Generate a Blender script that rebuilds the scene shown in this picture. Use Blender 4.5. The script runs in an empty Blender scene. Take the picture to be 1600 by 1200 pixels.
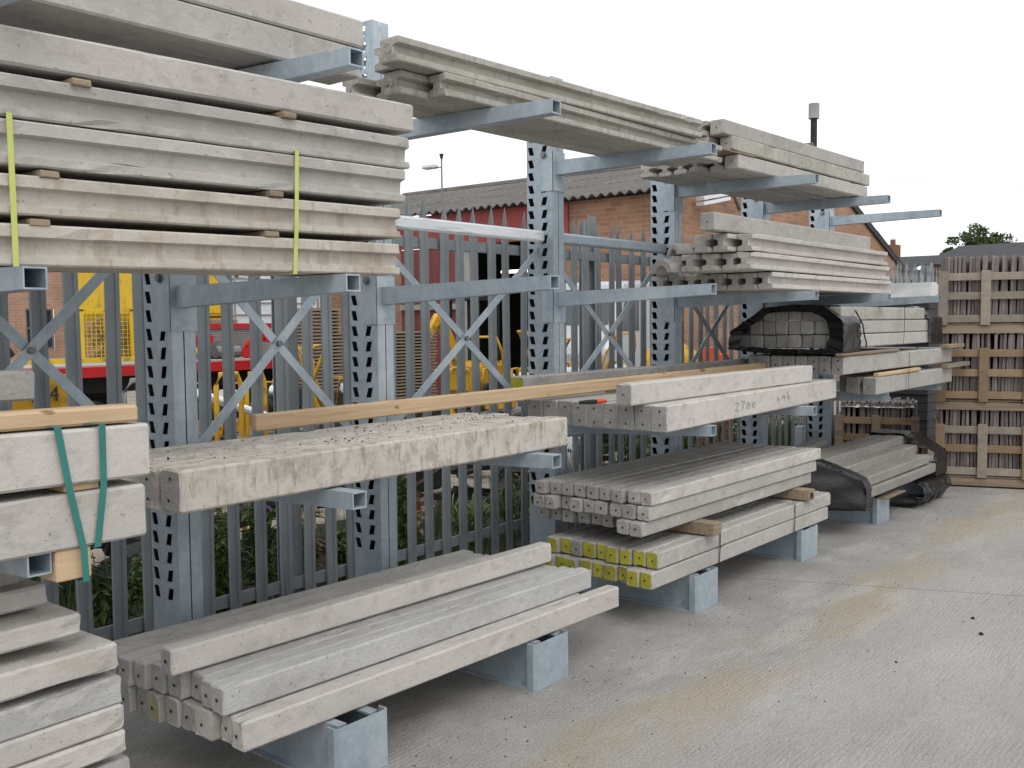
import bpy, bmesh, math, random
from math import radians as rad, sin, cos, pi
from mathutils import Vector, Matrix, Euler, noise
random.seed(7)
R = random.Random(11)
scn = bpy.context.scene
COL = scn.collection

# ------------------------------------------------------------------ camera
cam = bpy.data.cameras.new('camera'); camo = bpy.data.objects.new('camera', cam); COL.objects.link(camo)
CAM = Vector((-3.47088, -3.84074, 1.63946))
F_ = Vector((0.77884797, 0.62413065, -0.0621029)); R_ = Vector((0.62484298, -0.7806915, -0.00959392)); U_ = Vector((0.05447106, 0.03133235, 0.99802364))
m = Matrix((R_, U_, -F_)).transposed().to_4x4(); m.translation = CAM
camo.matrix_world = m
cam.sensor_width = 36; cam.lens = 1554.836/1600*36; cam.clip_start = .05; cam.clip_end = 800
scn.camera = camo
# ------------------------------------------------------------------ world: overcast
SUN_EL, SUN_AZ = 52, 238      # azimuth of the direction towards the sun, degrees from +x towards +y
w = bpy.data.worlds.new('World'); scn.world = w; w.use_nodes = True
nt = w.node_tree; nt.nodes.clear()
out = nt.nodes.new('ShaderNodeOutputWorld'); bg = nt.nodes.new('ShaderNodeBackground')
sky = nt.nodes.new('ShaderNodeTexSky'); sky.sky_type = 'NISHITA'; sky.sun_disc = False
sky.sun_elevation = rad(SUN_EL); sky.sun_rotation = rad(90-SUN_AZ); sky.dust_density = 5; sky.ozone_density = 1
mx = nt.nodes.new('ShaderNodeMix'); mx.data_type = 'RGBA'; mx.inputs[0].default_value = .9
tc = nt.nodes.new('ShaderNodeTexCoord'); sep = nt.nodes.new('ShaderNodeSeparateXYZ'); rp = nt.nodes.new('ShaderNodeValToRGB')
rp.color_ramp.elements[0].position = .0; rp.color_ramp.elements[0].color = (11.2, 11.25, 11.3, 1)
rp.color_ramp.elements[1].position = .9; rp.color_ramp.elements[1].color = (13.2, 13.4, 13.7, 1)
nz = nt.nodes.new('ShaderNodeTexNoise'); nz.inputs['Scale'].default_value = 2.2; nz.inputs['Detail'].default_value = 5
mm = nt.nodes.new('ShaderNodeMix'); mm.data_type = 'RGBA'; mm.blend_type = 'MULTIPLY'; mm.inputs[0].default_value = 1
cr = nt.nodes.new('ShaderNodeValToRGB'); cr.color_ramp.elements[0].position = .35; cr.color_ramp.elements[0].color = (.965, .968, .975, 1); cr.color_ramp.elements[1].position = .65; cr.color_ramp.elements[1].color = (1.04, 1.04, 1.04, 1)
L = nt.links.new
L(tc.outputs['Generated'], sep.inputs[0]); L(sep.outputs[2], rp.inputs[0]); L(tc.outputs['Generated'], nz.inputs['Vector']); L(nz.outputs[0], cr.inputs[0])
L(rp.outputs[0], mm.inputs[6]); L(cr.outputs[0], mm.inputs[7])
L(sky.outputs[0], mx.inputs[6]); L(mm.outputs[2], mx.inputs[7]); L(mx.outputs[2], bg.inputs[0]); L(bg.outputs[0], out.inputs[0])
bg.inputs[1].default_value = .105
# ------------------------------------------------------------------ sun, veiled by cloud
sl = bpy.data.lights.new('sun', 'SUN'); sl.energy = .7; sl.angle = rad(25); sl.color = (1, .96, .9)
so = bpy.data.objects.new('sun', sl); COL.objects.link(so)
d = Vector((cos(rad(SUN_EL))*cos(rad(SUN_AZ)), cos(rad(SUN_EL))*sin(rad(SUN_AZ)), sin(rad(SUN_EL))))
so.rotation_euler = d.to_track_quat('Z', 'Y').to_euler(); so.location = (0, -10, 12)
scn.view_settings.view_transform = 'Standard'; scn.view_settings.look = 'None'; scn.view_settings.exposure = .13; scn.view_settings.gamma = 1
scn.render.engine = 'CYCLES'

# ------------------------------------------------------------------ materials
def pm(name, c1, c2=None, scale=3, rough=.85, metal=0, bump=.2, bscale=60, var=.0, layers=(), stretch=(1, 1, 1), spec=.35, coat=0, bstretch=None, twosided=None):
    """noise mix of two colours + mask layers (colour, (sx,sy,sz), detail, lo, hi, amount)"""
    M = bpy.data.materials.new(name); M.use_nodes = True; t = M.node_tree; N = t.nodes; K = t.links.new
    b = N['Principled BSDF']; b.inputs['Roughness'].default_value = rough; b.inputs['Metallic'].default_value = metal
    b.inputs['Specular IOR Level'].default_value = spec; b.inputs['Coat Weight'].default_value = coat
    tcn = N.new('ShaderNodeTexCoord'); oi = N.new('ShaderNodeObjectInfo')
    off = N.new('ShaderNodeVectorMath'); off.operation = 'MULTIPLY_ADD'
    comb = N.new('ShaderNodeCombineXYZ'); K(oi.outputs['Random'], comb.inputs[0]); K(oi.outputs['Random'], comb.inputs[1]); K(oi.outputs['Random'], comb.inputs[2])
    off.inputs[1].default_value = (37, 23, 51); K(comb.outputs[0], off.inputs[0]); K(tcn.outputs['Object'], off.inputs[2])
    def nse(s, st, det, rgh=.55):
        mp = N.new('ShaderNodeMapping'); mp.inputs['Scale'].default_value = st; K(off.outputs[0], mp.inputs[0])
        n = N.new('ShaderNodeTexNoise'); n.inputs['Scale'].default_value = s; n.inputs['Detail'].default_value = det; n.inputs['Roughness'].default_value = rgh
        K(mp.outputs[0], n.inputs['Vector']); return n.outputs[0]
    def ramp(src, lo, hi):
        r = N.new('ShaderNodeMapRange'); r.inputs[1].default_value = lo; r.inputs[2].default_value = hi; K(src, r.inputs[0]); return r.outputs[0]
    def mix(f, a, bb, blend='MIX'):
        x = N.new('ShaderNodeMix'); x.data_type = 'RGBA'; x.blend_type = blend
        if isinstance(f, (int, float)): x.inputs[0].default_value = f
        else: K(f, x.inputs[0])
        for s, v in ((6, a), (7, bb)):
            if isinstance(v, tuple): x.inputs[s].default_value = (*v, 1)
            else: K(v, x.inputs[s])
        return x.outputs[2]
    c2 = c2 or tuple(v*.82 for v in c1)
    col = mix(ramp(nse(scale, stretch, 6), .3, .7), c1, c2)
    for (lc, st, det, lo, hi, amt) in layers:
        mu = N.new('ShaderNodeMath'); mu.operation = 'MULTIPLY'; mu.inputs[1].default_value = amt
        K(ramp(nse(1, st, det), lo, hi), mu.inputs[0]); col = mix(mu.outputs[0], col, lc)
    if var:
        r = N.new('ShaderNodeMapRange'); r.inputs[3].default_value = 1-var; r.inputs[4].default_value = 1+var; K(oi.outputs['Random'], r.inputs[0])
        cc = N.new('ShaderNodeCombineXYZ'); 
        for i in range(3): K(r.outputs[0], cc.inputs[i])
        col = mix(1.0, col, cc.outputs[0], 'MULTIPLY')
    K(col, b.inputs['Base Color'])
    if bump:
        bp = N.new('ShaderNodeBump'); bp.inputs['Strength'].default_value = bump; bp.inputs['Distance'].default_value = .01
        K(nse(bscale, bstretch or (1, 1, 1), 5, .65), bp.inputs['Height']); K(bp.outputs[0], b.inputs['Normal'])
    M['_'] = 1
    return M

PIT = ((.10, .10, .10), (55, 55, 70), 3, .66, .72, .55)
def conc(name, a, b, extra=(), var=.08, bump=.35):
    return pm(name, a, b, scale=2.2, rough=.9, bump=bump, bscale=70, var=var, layers=(((.29, .265, .22), (4, 6, 6), 8, .52, .72, .42), ((.62, .60, .56), (20, 26, 26), 8, .55, .72, .3), ((.22, .21, .19), (16, 22, 22), 8, .54, .72, .4), ((.27, .25, .21), (2.2, 30, 6), 6, .56, .70, .35), PIT)+tuple(extra), stretch=(1, 1, 1))
M_conc = conc('cast_concrete', (.43, .41, .382), (.35, .335, .315), var=.10)
M_pale = conc('pale_concrete', (.51, .483, .445), (.44, .418, .385), var=.08)
M_grey = conc('weathered_concrete', (.39, .38, .36), (.30, .295, .28), (((.17, .175, .17), (6, 9, 9), 9, .52, .70, .5),), var=.12, bump=.5)
M_brown = conc('brownish_grey_concrete', (.27, .255, .235), (.20, .19, .175), var=.1)
M_blue = conc('bluish_pitted_concrete', (.44, .44, .43), (.355, .355, .35), var=.05, bump=.6)
M_dim = pm('faded_yellow_mark', (.27, .22, .09), (.30, .29, .25), 20, .9, bump=.4)
M_dirty = conc('dirty_concrete', (.54, .505, .455), (.455, .42, .375), (((.25, .19, .13), (18, 18, 11), 10, .50, .62, .5), ((.17, .14, .10), (42, 42, 9), 6, .54, .66, .5), ((.60, .57, .52), (9, 9, 9), 8, .55, .68, .4)))
M_drip = conc('drip_stained_concrete', (.50, .465, .41), (.43, .40, .355), (((.27, .20, .14), (22, 9, 4), 5, .56, .63, .36), ((.30, .23, .17), (5, 5, 5), 5, .5, .66, .4)), var=.05)
M_moss = conc('mossy_concrete', (.42, .405, .36), (.34, .325, .285), (((.18, .18, .10), (5, 4, 9), 6, .55, .72, .38), ((.15, .14, .12), (30, 30, 3), 4, .57, .7, .45)))
M_end = conc('sawn_concrete_end', (.33, .32, .305), (.25, .245, .235), var=.14, bump=.6)
M_hole = pm('hole_shade', (.02, .018, .016), bump=0, rough=1)  # flat discs on post ends, shade of the holes put into the colour
M_red = pm('red_paint_dot', (.35, .03, .03), bump=0)
M_yend = pm('yellow_paint', (.42, .40, .035), (.30, .28, .04), 14, .8, bump=.4, var=.15, layers=(((.36, .35, .33), (22, 22, 22), 5, .66, .74, .7),))
M_galv = pm('galvanised_steel', (.36, .425, .475), (.30, .365, .415), 9, .45, .3, bump=.06, bscale=90, var=.05, layers=(((.50, .555, .60), (34, 34, 34), 3, .50, .62, .26), ((.25, .30, .345), (18, 18, 18), 3, .54, .66, .25), ((.54, .59, .62), (5, 5, 2), 7, .50, .66, .45), ((.26, .22, .17), (11, 11, 6), 7, .63, .74, .45), ((.20, .25, .29), (3, 3, 7), 5, .58, .75, .35)), spec=.5)
M_galvb = pm('bright_galvanised_steel', (.84, .87, .88), (.68, .73, .76), 12, .3, .1, bump=.05, layers=(((.25, .30, .33), (4, 40, 60), 5, .58, .66, .6),), stretch=(.4, 3, 3), spec=.6)
M_fence = pm('weathered_galvanised_fence', (.275, .30, .315), (.21, .235, .25), 5, .55, .2, bump=.08, var=.10, layers=(((.20, .23, .25), (10, 10, 3), 4, .6, .7, .3),), spec=.4)
M_wood = pm('fresh_softwood', (.55, .41, .265), (.46, .32, .19), 3, .75, bump=.15, bscale=30, var=.06, layers=(((.30, .15, .07), (2.2, 12, 60), 6, .58, .72, .5), ((.20, .09, .04), (7, 14, 14), 1, .70, .735, .8)), stretch=(.6, 12, 20), bstretch=(.5, 8, 8))
M_woodg = pm('weathered_softwood', (.31, .245, .17), (.21, .165, .12), 3, .85, bump=.3, bscale=30, var=.2, layers=(((.12, .09, .07), (3, 30, 30), 5, .55, .7, .5),), stretch=(.6, 12, 20), bstretch=(.5, 8, 8))
M_woodo = pm('orange_crate_wood', (.27, .185, .115), (.20, .14, .085), 3, .8, bump=.25, bscale=30, var=.18, layers=(((.16, .10, .06), (3, 20, 20), 5, .55, .7, .5),), stretch=(3, 3, 3))
M_woodp = pm('bleached_crate_wood', (.305, .26, .21), (.235, .20, .165), 4, .85, bump=.25, bscale=30, var=.15, layers=(((.15, .12, .10), (4, 20, 20), 5, .58, .7, .4),), stretch=(3, 3, 3))
M_tile = pm('purple_brown_tile', (.15, .128, .12), (.215, .188, .175), 8, .9, bump=.4, bscale=40, var=.32, layers=(((.27, .24, .22), (20, 20, 8), 5, .6, .7, .4),))
M_black = pm('black_plastic_sheet', (.006, .0065, .008), (.010, .0105, .012), 6, .30, bump=.6, bscale=18, spec=.55, layers=(((.05, .05, .05), (8, 8, 8), 6, .62, .8, .12),))
M_strapg = pm('green_strap', (.035, .20, .17), (.03, .16, .14), 8, .45, bump=.05)
M_strapy = pm('yellow_strap', (.52, .55, .16), (.45, .48, .12), 8, .45, bump=.05)
M_wire = pm('black_band', (.03, .03, .03), bump=0, rough=.5)
M_yel = pm('yellow_machine_paint', (.60, .34, .02), (.50, .27, .02), 4, .5, bump=.08, var=.06, layers=(((.10, .07, .04), (9, 9, 9), 8, .53, .68, .7), ((.35, .30, .2), (14, 14, 14), 6, .58, .7, .4)))
M_yel2 = pm('bright_yellow_paint', (.68, .46, .02), (.60, .39, .02), 4, .45, bump=.05, layers=(((.16, .12, .06), (7, 7, 5), 8, .54, .68, .6),))
M_redp = pm('red_vehicle_paint', (.50, .02, .025), (.40, .02, .02), 4, .4, bump=.03, layers=(((.10, .03, .03), (6, 6, 6), 5, .60, .74, .4),))
M_white = pm('white_paint', (.72, .75, .78), (.64, .67, .71), 3, .45, bump=.03, layers=(((.42, .42, .40), (5, 5, 5), 5, .6, .75, .3),))
M_silver = pm('silver_paint', (.5, .52, .54), (.45, .47, .5), 3, .3, .4, bump=0)
M_glass = pm('dark_window_glass', (.03, .04, .045), (.05, .06, .065), 2, .12, bump=0, spec=.8)
M_dark = pm('dark_rubber_iron_and_shade', (.02, .021, .022), (.035, .034, .033), 6, .8, bump=.3, bscale=30)
M_steel = pm('dull_steel_parts', (.25, .25, .25), (.15, .15, .15), 8, .5, .5, bump=.1)
M_maroon = pm('maroon_cladding', (.19, .055, .05), (.15, .045, .04), 3, .6, bump=.05, layers=(((.10, .03, .03), (4, 4, 1), 5, .6, .75, .4),))
M_fascia = pm('red_fascia_paint', (.31, .06, .05), (.25, .05, .045), 3, .6, bump=.05)
M_cement = pm('grey_render', (.36, .35, .33), (.28, .27, .26), 3, .9, bump=.2)
M_roof = pm('corrugated_fibre_cement', (.155, .145, .135), (.11, .105, .10), 1.5, .95, bump=.4, bscale=20, layers=(((.24, .22, .19), (1.5, 2.5, 3), 6, .55, .7, .5), ((.05, .05, .04), (3, 3, 3), 6, .6, .72, .5)))
M_orange = pm('orange_plastic', (.75, .09, .02), (.68, .07, .02), 5, .5, bump=.02)
M_soil = pm('bare_soil', (.045, .038, .03), (.03, .026, .022), 6, 1, bump=1, bscale=20)
M_dust = pm('dusty_back_yard', (.34, .31, .26), (.25, .22, .18), 2, 1, bump=.6, bscale=20, layers=(((.12, .10, .08), (4, 4, 4), 8, .54, .68, .6),))
M_leaf = pm('weed_leaf', (.07, .12, .025), (.045, .08, .02), 9, .7, bump=.1, var=.3)
M_leafy = pm('pale_weed_leaf', (.14, .20, .04), (.09, .14, .03), 9, .7, bump=.1, var=.3)
M_straw = pm('dry_stalk', (.30, .25, .14), (.22, .18, .10), 9, .9, bump=.1, var=.2)
M_purple = pm('purple_flower', (.28, .05, .38), (.22, .04, .30), 9, .8, bump=0)
M_yflow = pm('yellow_flower', (.75, .62, .02), (.65, .5, .02), 9, .8, bump=0)
M_pinkf = pm('pink_flower', (.45, .06, .12), bump=0)
M_tree = pm('oak_leaves', (.06, .095, .025), (.035, .06, .018), 1.2, .8, bump=.2, var=.1)
M_bark = pm('bark', (.07, .055, .04), (.05, .04, .03), 6, .95, bump=.6, bscale=15)
M_slate = pm('slate_roof', (.05, .052, .055), (.035, .036, .04), 2, .9, bump=.4, bscale=15)
M_wrap = pm('white_plastic_wrap', (.72, .73, .72), (.6, .62, .62), 5, .3, bump=.6, bscale=10, spec=.5)
M_cone = pm('terracotta_brick', (.22, .10, .065), (.16, .08, .05), 5, .9, bump=.2)

def brick_mat(name, c1, c2, mortar, rot):
    M = bpy.data.materials.new(name); M.use_nodes = True; t = M.node_tree; N = t.nodes; K = t.links.new
    b = N['Principled BSDF']; b.inputs['Roughness'].default_value = .9
    tcn = N.new('ShaderNodeTexCoord'); s = N.new('ShaderNodeSeparateXYZ'); c = N.new('ShaderNodeCombineXYZ')
    K(tcn.outputs['Object'], s.inputs[0]); ad = N.new('ShaderNodeMath'); K(s.outputs[0], ad.inputs[0]); K(s.outputs[1], ad.inputs[1])
    K(ad.outputs[0], c.inputs[0]); K(s.outputs[2], c.inputs[1])
    br = N.new('ShaderNodeTexBrick'); br.inputs['Scale'].default_value = 1; br.inputs['Brick Width'].default_value = .225; br.inputs['Row Height'].default_value = .075
    br.inputs['Mortar Size'].default_value = .008; br.inputs['Color1'].default_value = (*c1, 1); br.inputs['Color2'].default_value = (*c2, 1); br.inputs['Mortar'].default_value = (*mortar, 1)
    K(c.outputs[0], br.inputs['Vector'])
    n = N.new('ShaderNodeTexNoise'); n.inputs['Scale'].default_value = 1.3; n.inputs['Detail'].default_value = 6; K(tcn.outputs['Object'], n.inputs['Vector'])
    r = N.new('ShaderNodeMapRange'); r.inputs[1].default_value = .3; r.inputs[2].default_value = .7; r.inputs[3].default_value = .75; r.inputs[4].default_value = 1.15; K(n.outputs[0], r.inputs[0])
    x = N.new('ShaderNodeMix'); x.data_type = 'RGBA'; x.blend_type = 'MULTIPLY'; x.inputs[0].default_value = 1
    K(br.outputs[0], x.inputs[6]); K(r.outputs[0], x.inputs[7]); K(x.outputs[2], b.inputs['Base Color'])
    bp = N.new('ShaderNodeBump'); bp.inputs['Strength'].default_value = .4; bp.inputs['Distance'].default_value = .01; bp.invert = True
    K(br.outputs['Fac'], bp.inputs['Height']); K(bp.outputs[0], b.inputs['Normal'])
    return M
M_brick = brick_mat('orange_brick', (.37, .205, .12), (.285, .14, .08), (.31, .235, .17), 0)
M_brick2 = brick_mat('pinkish_brick', (.42, .24, .155), (.35, .19, .125), (.36, .30, .25), 0)

def ground_mat():
    M = bpy.data.materials.new('brushed_yard_concrete'); M.use_nodes = True; t = M.node_tree; N = t.nodes; K = t.links.new
    b = N['Principled BSDF']; b.inputs['Roughness'].default_value = .92; b.inputs['Specular IOR Level'].default_value = .25
    tcn = N.new('ShaderNodeTexCoord'); P = tcn.outputs['Object']
    def nse(sc, st=(1, 1, 1), det=6, loc=(0, 0, 0), rg=.55):
        mp = N.new('ShaderNodeMapping'); mp.inputs['Scale'].default_value = st; mp.inputs['Location'].default_value = loc; K(P, mp.inputs[0])
        n = N.new('ShaderNodeTexNoise'); n.inputs['Scale'].default_value = sc; n.inputs['Detail'].default_value = det; n.inputs['Roughness'].default_value = rg; K(mp.outputs[0], n.inputs['Vector']); return n.outputs[0]
    def rng(s, a, bb, c=0, d=1):
        r = N.new('ShaderNodeMapRange'); r.inputs[1].default_value = a; r.inputs[2].default_value = bb; r.inputs[3].default_value = c; r.inputs[4].default_value = d; K(s, r.inputs[0]); return r.outputs[0]
    def mul(a, v):
        x = N.new('ShaderNodeMath'); x.operation = 'MULTIPLY'; K(a, x.inputs[0])
        if isinstance(v, (float, int)): x.inputs[1].default_value = v
        else: K(v, x.inputs[1])
        return x.outputs[0]
    def mix(f, a, c):
        x = N.new('ShaderNodeMix'); x.data_type = 'RGBA'; K(f, x.inputs[0])
        for s, v in ((6, a), (7, c)):
            if isinstance(v, tuple): x.inputs[s].default_value = (*v, 1)
            else: K(v, x.inputs[s])
        return x.outputs[2]
    sp = N.new('ShaderNodeSeparateXYZ'); K(P, sp.inputs[0])
    col = mix(rng(nse(.9, (1, 1.6, 1)), .3, .7), (.395, .388, .372), (.305, .298, .285))
    # tan run-off stain along the foot of the rack
    wob = N.new('ShaderNodeMath'); wob.operation = 'MULTIPLY_ADD'; K(nse(.9, (.8, .8, 1), 4), wob.inputs[0]); wob.inputs[1].default_value = .9; K(sp.outputs[1], wob.inputs[2])
    band = mul(rng(wob.outputs[0], -1.75, -1.5), rng(wob.outputs[0], -1.12, -1.28))
    col = mix(mul(mul(band, rng(nse(1.7, (.7, 1.2, 1), 5), .36, .54)), .7), col, (.37, .305, .21))
    band2 = mul(rng(wob.outputs[0], -1.62, -1.48), rng(wob.outputs[0], -1.3, -1.42))
    col = mix(mul(mul(rng(nse(2.3, (.5, 1.5, 1), 6, (3, 1, 0)), .52, .64), .6), rng(sp.outputs[1], -3.2, -1.4)), col, (.50, .49, .475))
    # darker damp grime near the rack and under it
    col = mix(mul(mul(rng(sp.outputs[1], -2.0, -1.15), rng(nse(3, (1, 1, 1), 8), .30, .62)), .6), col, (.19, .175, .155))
    # scattered specks
    col = mix(mul(rng(nse(70, (1, 1, 1), 4, rg=.8), .50, .64), .45), col, (.17, .16, .145))
    col = mix(mul(rng(nse(120, (1, 1, 1), 3, (7, 7, 0), .8), .52, .64), .5), col, (.66, .65, .62))
    col = mix(mul(rng(nse(9, (1, 2.5, 1), 8, (1, 7, 0)), .52, .66), .25), col, (.24, .235, .225))
    col = mix(mul(rng(nse(48, (1, 1, 1), 2), .68, .73), .6), col, (.15, .14, .13))
    col = mix(mul(rng(nse(26, (1, 1, 1), 3, (5, 2, 0)), .66, .72), .45), col, (.55, .54, .53))
    col = mix(mul(rng(nse(1.1, (1, .8, 1), 7, (9, 4, 0)), .55, .7), .35), col, (.26, .255, .25))
    # slab joint across the yard
    jx = N.new('ShaderNodeMath'); jx.operation = 'MULTIPLY_ADD'; K(sp.outputs[1], jx.inputs[0]); jx.inputs[1].default_value = .39; K(sp.outputs[0], jx.inputs[2])
    ja = N.new('ShaderNodeMath'); ja.operation = 'SUBTRACT'; K(jx.outputs[0], ja.inputs[0]); ja.inputs[1].default_value = 1.9
    jb = N.new('ShaderNodeMath'); jb.operation = 'ABSOLUTE'; K(ja.outputs[0], jb.inputs[0])
    col = mix(mul(rng(jb.outputs[0], .012, .004), .55), col, (.15, .14, .13))
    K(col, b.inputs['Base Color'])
    # tamped ridges running parallel with the rack
    wv = N.new('ShaderNodeTexWave'); wv.wave_type = 'BANDS'; wv.bands_direction = 'Y'; wv.inputs['Scale'].default_value = 13; wv.inputs['Distortion'].default_value = 7; wv.inputs['Detail'].default_value = 5; wv.inputs['Detail Scale'].default_value = 3
    mp = N.new('ShaderNodeMapping'); mp.inputs['Scale'].default_value = (.35, 1, 1); K(P, mp.inputs[0]); K(mp.outputs[0], wv.inputs['Vector'])
    hh = N.new('ShaderNodeMath'); hh.operation = 'MULTIPLY_ADD'; K(mul(wv.outputs['Fac'], rng(nse(1.4, det=3), .38, .62, .15, 1)), hh.inputs[0]); hh.inputs[1].default_value = .30; K(nse(75, det=8, rg=.8), hh.inputs[2])
    bp = N.new('ShaderNodeBump'); bp.inputs['Strength'].default_value = .9; bp.inputs['Distance'].default_value = .010; K(hh.outputs[0], bp.inputs['Height']); K(bp.outputs[0], b.inputs['Normal'])
    return M
M_ground = ground_mat()

def emis(name, c, s):
    M = bpy.data.materials.new(name); M.use_nodes = True; b = M.node_tree.nodes['Principled BSDF']
    b.inputs['Base Color'].default_value = (*c, 1); b.inputs['Emission Color'].default_value = (*c, 1); b.inputs['Emission Strength'].default_value = s; return M
M_tube = emis('lit_fluorescent_tube', (1, .95, .75), 3); M_beacon = emis('lit_orange_beacon', (1, .35, .02), 1.6)

# ------------------------------------------------------------------ mesh builder
WPOS = {}
class MB:
    def __init__(s): s.v = []; s.f = []; s.mi = []; s.smooth = False
    def add(s, vs, fs, mi=0):
        o = len(s.v); s.v += [Vector(v) for v in vs]; s.f += [tuple(i+o for i in f) for f in fs]; s.mi += [mi]*len(fs)
    def box(s, x0, x1, y0, y1, z0, z1, mi=0):
        if x0 > x1: x0, x1 = x1, x0
        if y0 > y1: y0, y1 = y1, y0
        if z0 > z1: z0, z1 = z1, z0
        s.add([(x, y, z) for x in (x0, x1) for y in (y0, y1) for z in (z0, z1)], [(0, 1, 3, 2), (4, 6, 7, 5), (0, 4, 5, 1), (2, 3, 7, 6), (0, 2, 6, 4), (1, 5, 7, 3)], mi)
    def bar(s, p0, p1, wd, th, up=(0, 0, 1), mi=0):
        p0, p1 = Vector(p0), Vector(p1); a = (p1-p0).normalized(); u = Vector(up); n = a.cross(u).normalized(); u = n.cross(a).normalized()
        vs = [p + n*sx*th/2 + u*sz*wd/2 for p in (p0, p1) for sx, sz in ((-1, -1), (1, -1), (1, 1), (-1, 1))]
        s.add(vs, [(3, 2, 1, 0), (4, 5, 6, 7), (0, 1, 5, 4), (1, 2, 6, 5), (2, 3, 7, 6), (3, 0, 4, 7)], mi)
    def tube(s, pts, r, n=8, mi=0, cap=True, rs=None):
        pts = [Vector(p) for p in pts]; rings = []
        for i, p in enumerate(pts):
            a = (pts[min(i+1, len(pts)-1)]-pts[max(i-1, 0)]).normalized()
            u = a.cross(Vector((0, 0, 1)) if abs(a.z) < .95 else Vector((1, 0, 0))).normalized(); v = a.cross(u)
            rr = rs[i] if rs else r
            rings.append([p+u*cos(2*pi*k/n)*rr+v*sin(2*pi*k/n)*rr for k in range(n)])
        vs = [q for rg in rings for q in rg]; fs = []
        for i in range(len(pts)-1):
            for k in range(n): fs.append((i*n+k, (i+1)*n+k, (i+1)*n+(k+1) % n, i*n+(k+1) % n))
        if cap: fs += [tuple(range(n)), tuple(reversed(range((len(pts)-1)*n, len(pts)*n)))]
        s.add(vs, fs, mi)
    def disc(s, c, nrm, r, n=8, mi=0):
        c = Vector(c); a = Vector(nrm).normalized(); u = a.cross(Vector((0, 0, 1)) if abs(a.z) < .9 else Vector((1, 0, 0))).normalized(); v = a.cross(u)
        s.add([c+u*cos(2*pi*k/n)*r+v*sin(2*pi*k/n)*r for k in range(n)], [tuple(range(n))], mi)
    def prism(s, prof, x0, x1, segs=1, cham=.005, jit=0, rr=None, mi=0, mie=None, chip=0):
        """profile (y,z) loop extruded along x with chamfered, slightly irregular ends"""
        rr = rr or R; n = len(prof); cy = sum(p[0] for p in prof)/n; cz = sum(p[1] for p in prof)/n
        xs = [x0, x0+cham]+[x0+cham+(x1-x0-2*cham)*k/segs for k in range(1, segs)]+[x1-cham, x1]
        vs = []; hy = max(abs(p[0]-cy) for p in prof); hz = max(abs(p[1]-cz) for p in prof)
        wy, wz, ph = rr.uniform(-1, 1)*jit*1.2, rr.uniform(-1, 1)*jit*1.2, rr.uniform(0, 6)
        for i, x in enumerate(xs):
            e = i in (0, len(xs)-1); k = 1-(cham/max(hy, hz)) if e else 1
            bow = sin(ph+(x-x0)*1.7)
            for (y, z) in prof:
                jx = rr.uniform(-jit, jit)*1.6 if e else 0; jj = jit*.3
                q = Vector((x+jx, cy+(y-cy)*k+rr.uniform(-jj, jj)+wy*bow, cz+(z-cz)*k+rr.uniform(-jj, jj)*.7+wz*bow))
                if chip and rr.random() < chip*.4*(5 if i in (0, 1, len(xs)-2, len(xs)-1) else 1):
                    q += (Vector((q.x, cy, cz))-q).normalized()*rr.uniform(.003, .009)
                vs.append(q)
        fs = []
        for i in range(len(xs)-1):
            for k in range(n): fs.append((i*n+k, i*n+(k+1) % n, (i+1)*n+(k+1) % n, (i+1)*n+k))
        s.add(vs, fs, mi); o = len(s.v)-len(vs); mie = mi if mie is None else mie
        s.f += [tuple(o+k for k in reversed(range(n))), tuple(o+(len(xs)-1)*n+k for k in range(n))]; s.mi += [mie, mie]
    def build(s, name, mats, parent=None, loc=None, rot=None, smooth=False, bevel=0, label=None, cat=None, group=None, kind=None, local=False):
        """verts are world coordinates (or local ones when local=True)"""
        if not isinstance(mats, (list, tuple)): mats = [mats]
        if loc is None:
            if parent is not None and not s.v: loc = (0, 0, 0)
            else:
                n = len(s.v); loc = (sum(v.x for v in s.v)/n, sum(v.y for v in s.v)/n, min(v.z for v in s.v))
        loc = Vector(loc); me = bpy.data.meshes.new(name)
        me.from_pydata([tuple(v if local else v-loc) for v in s.v], [], s.f); 
        for mt in mats: me.materials.append(mt)
        me.polygons.foreach_set('material_index', s.mi)
        if smooth: me.polygons.foreach_set('use_smooth', [True]*len(me.polygons))
        me.update()
        o = bpy.data.objects.new(name, me); COL.objects.link(o)
        if parent is not None:
            o.parent = parent; o.location = loc-WPOS[parent.name]
        else: o.location = loc
        if rot: o.rotation_euler = rot
        WPOS[o.name] = loc
        if bevel:
            bm = bmesh.new(); bm.from_mesh(me); bmesh.ops.bevel(bm, geom=bm.edges[:], offset=bevel, segments=1, affect='EDGES', clamp_overlap=True); bm.to_mesh(me); bm.free()
        return tag(o, label, cat, group, kind)
def tag(o, label=None, cat=None, group=None, kind=None):
    if label and not kind and not o.parent: kind = 'thing'
    for k, v in (('label', label), ('category', cat), ('group', group), ('kind', kind)):
        if v: o[k] = v
    return o
def empty(name, loc, label, cat, group=None, rz=0):
    o = bpy.data.objects.new(name, None); COL.objects.link(o); o.location = loc; o.rotation_euler.z = rz; o.empty_display_size = .1
    WPOS[o.name] = Vector(loc); return tag(o, label, cat, group)
def copy_tree(o, parent=None):
    c = o.copy(); COL.objects.link(c); c.parent = parent; WPOS[c.name] = WPOS.get(o.name, Vector())
    for ch in [k for k in bpy.data.objects if k.parent == o]: copy_tree(ch, c)
    return c
def one(fn, *a, **k):
    b = MB(); fn(b); return b.build(*a, **k)
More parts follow.
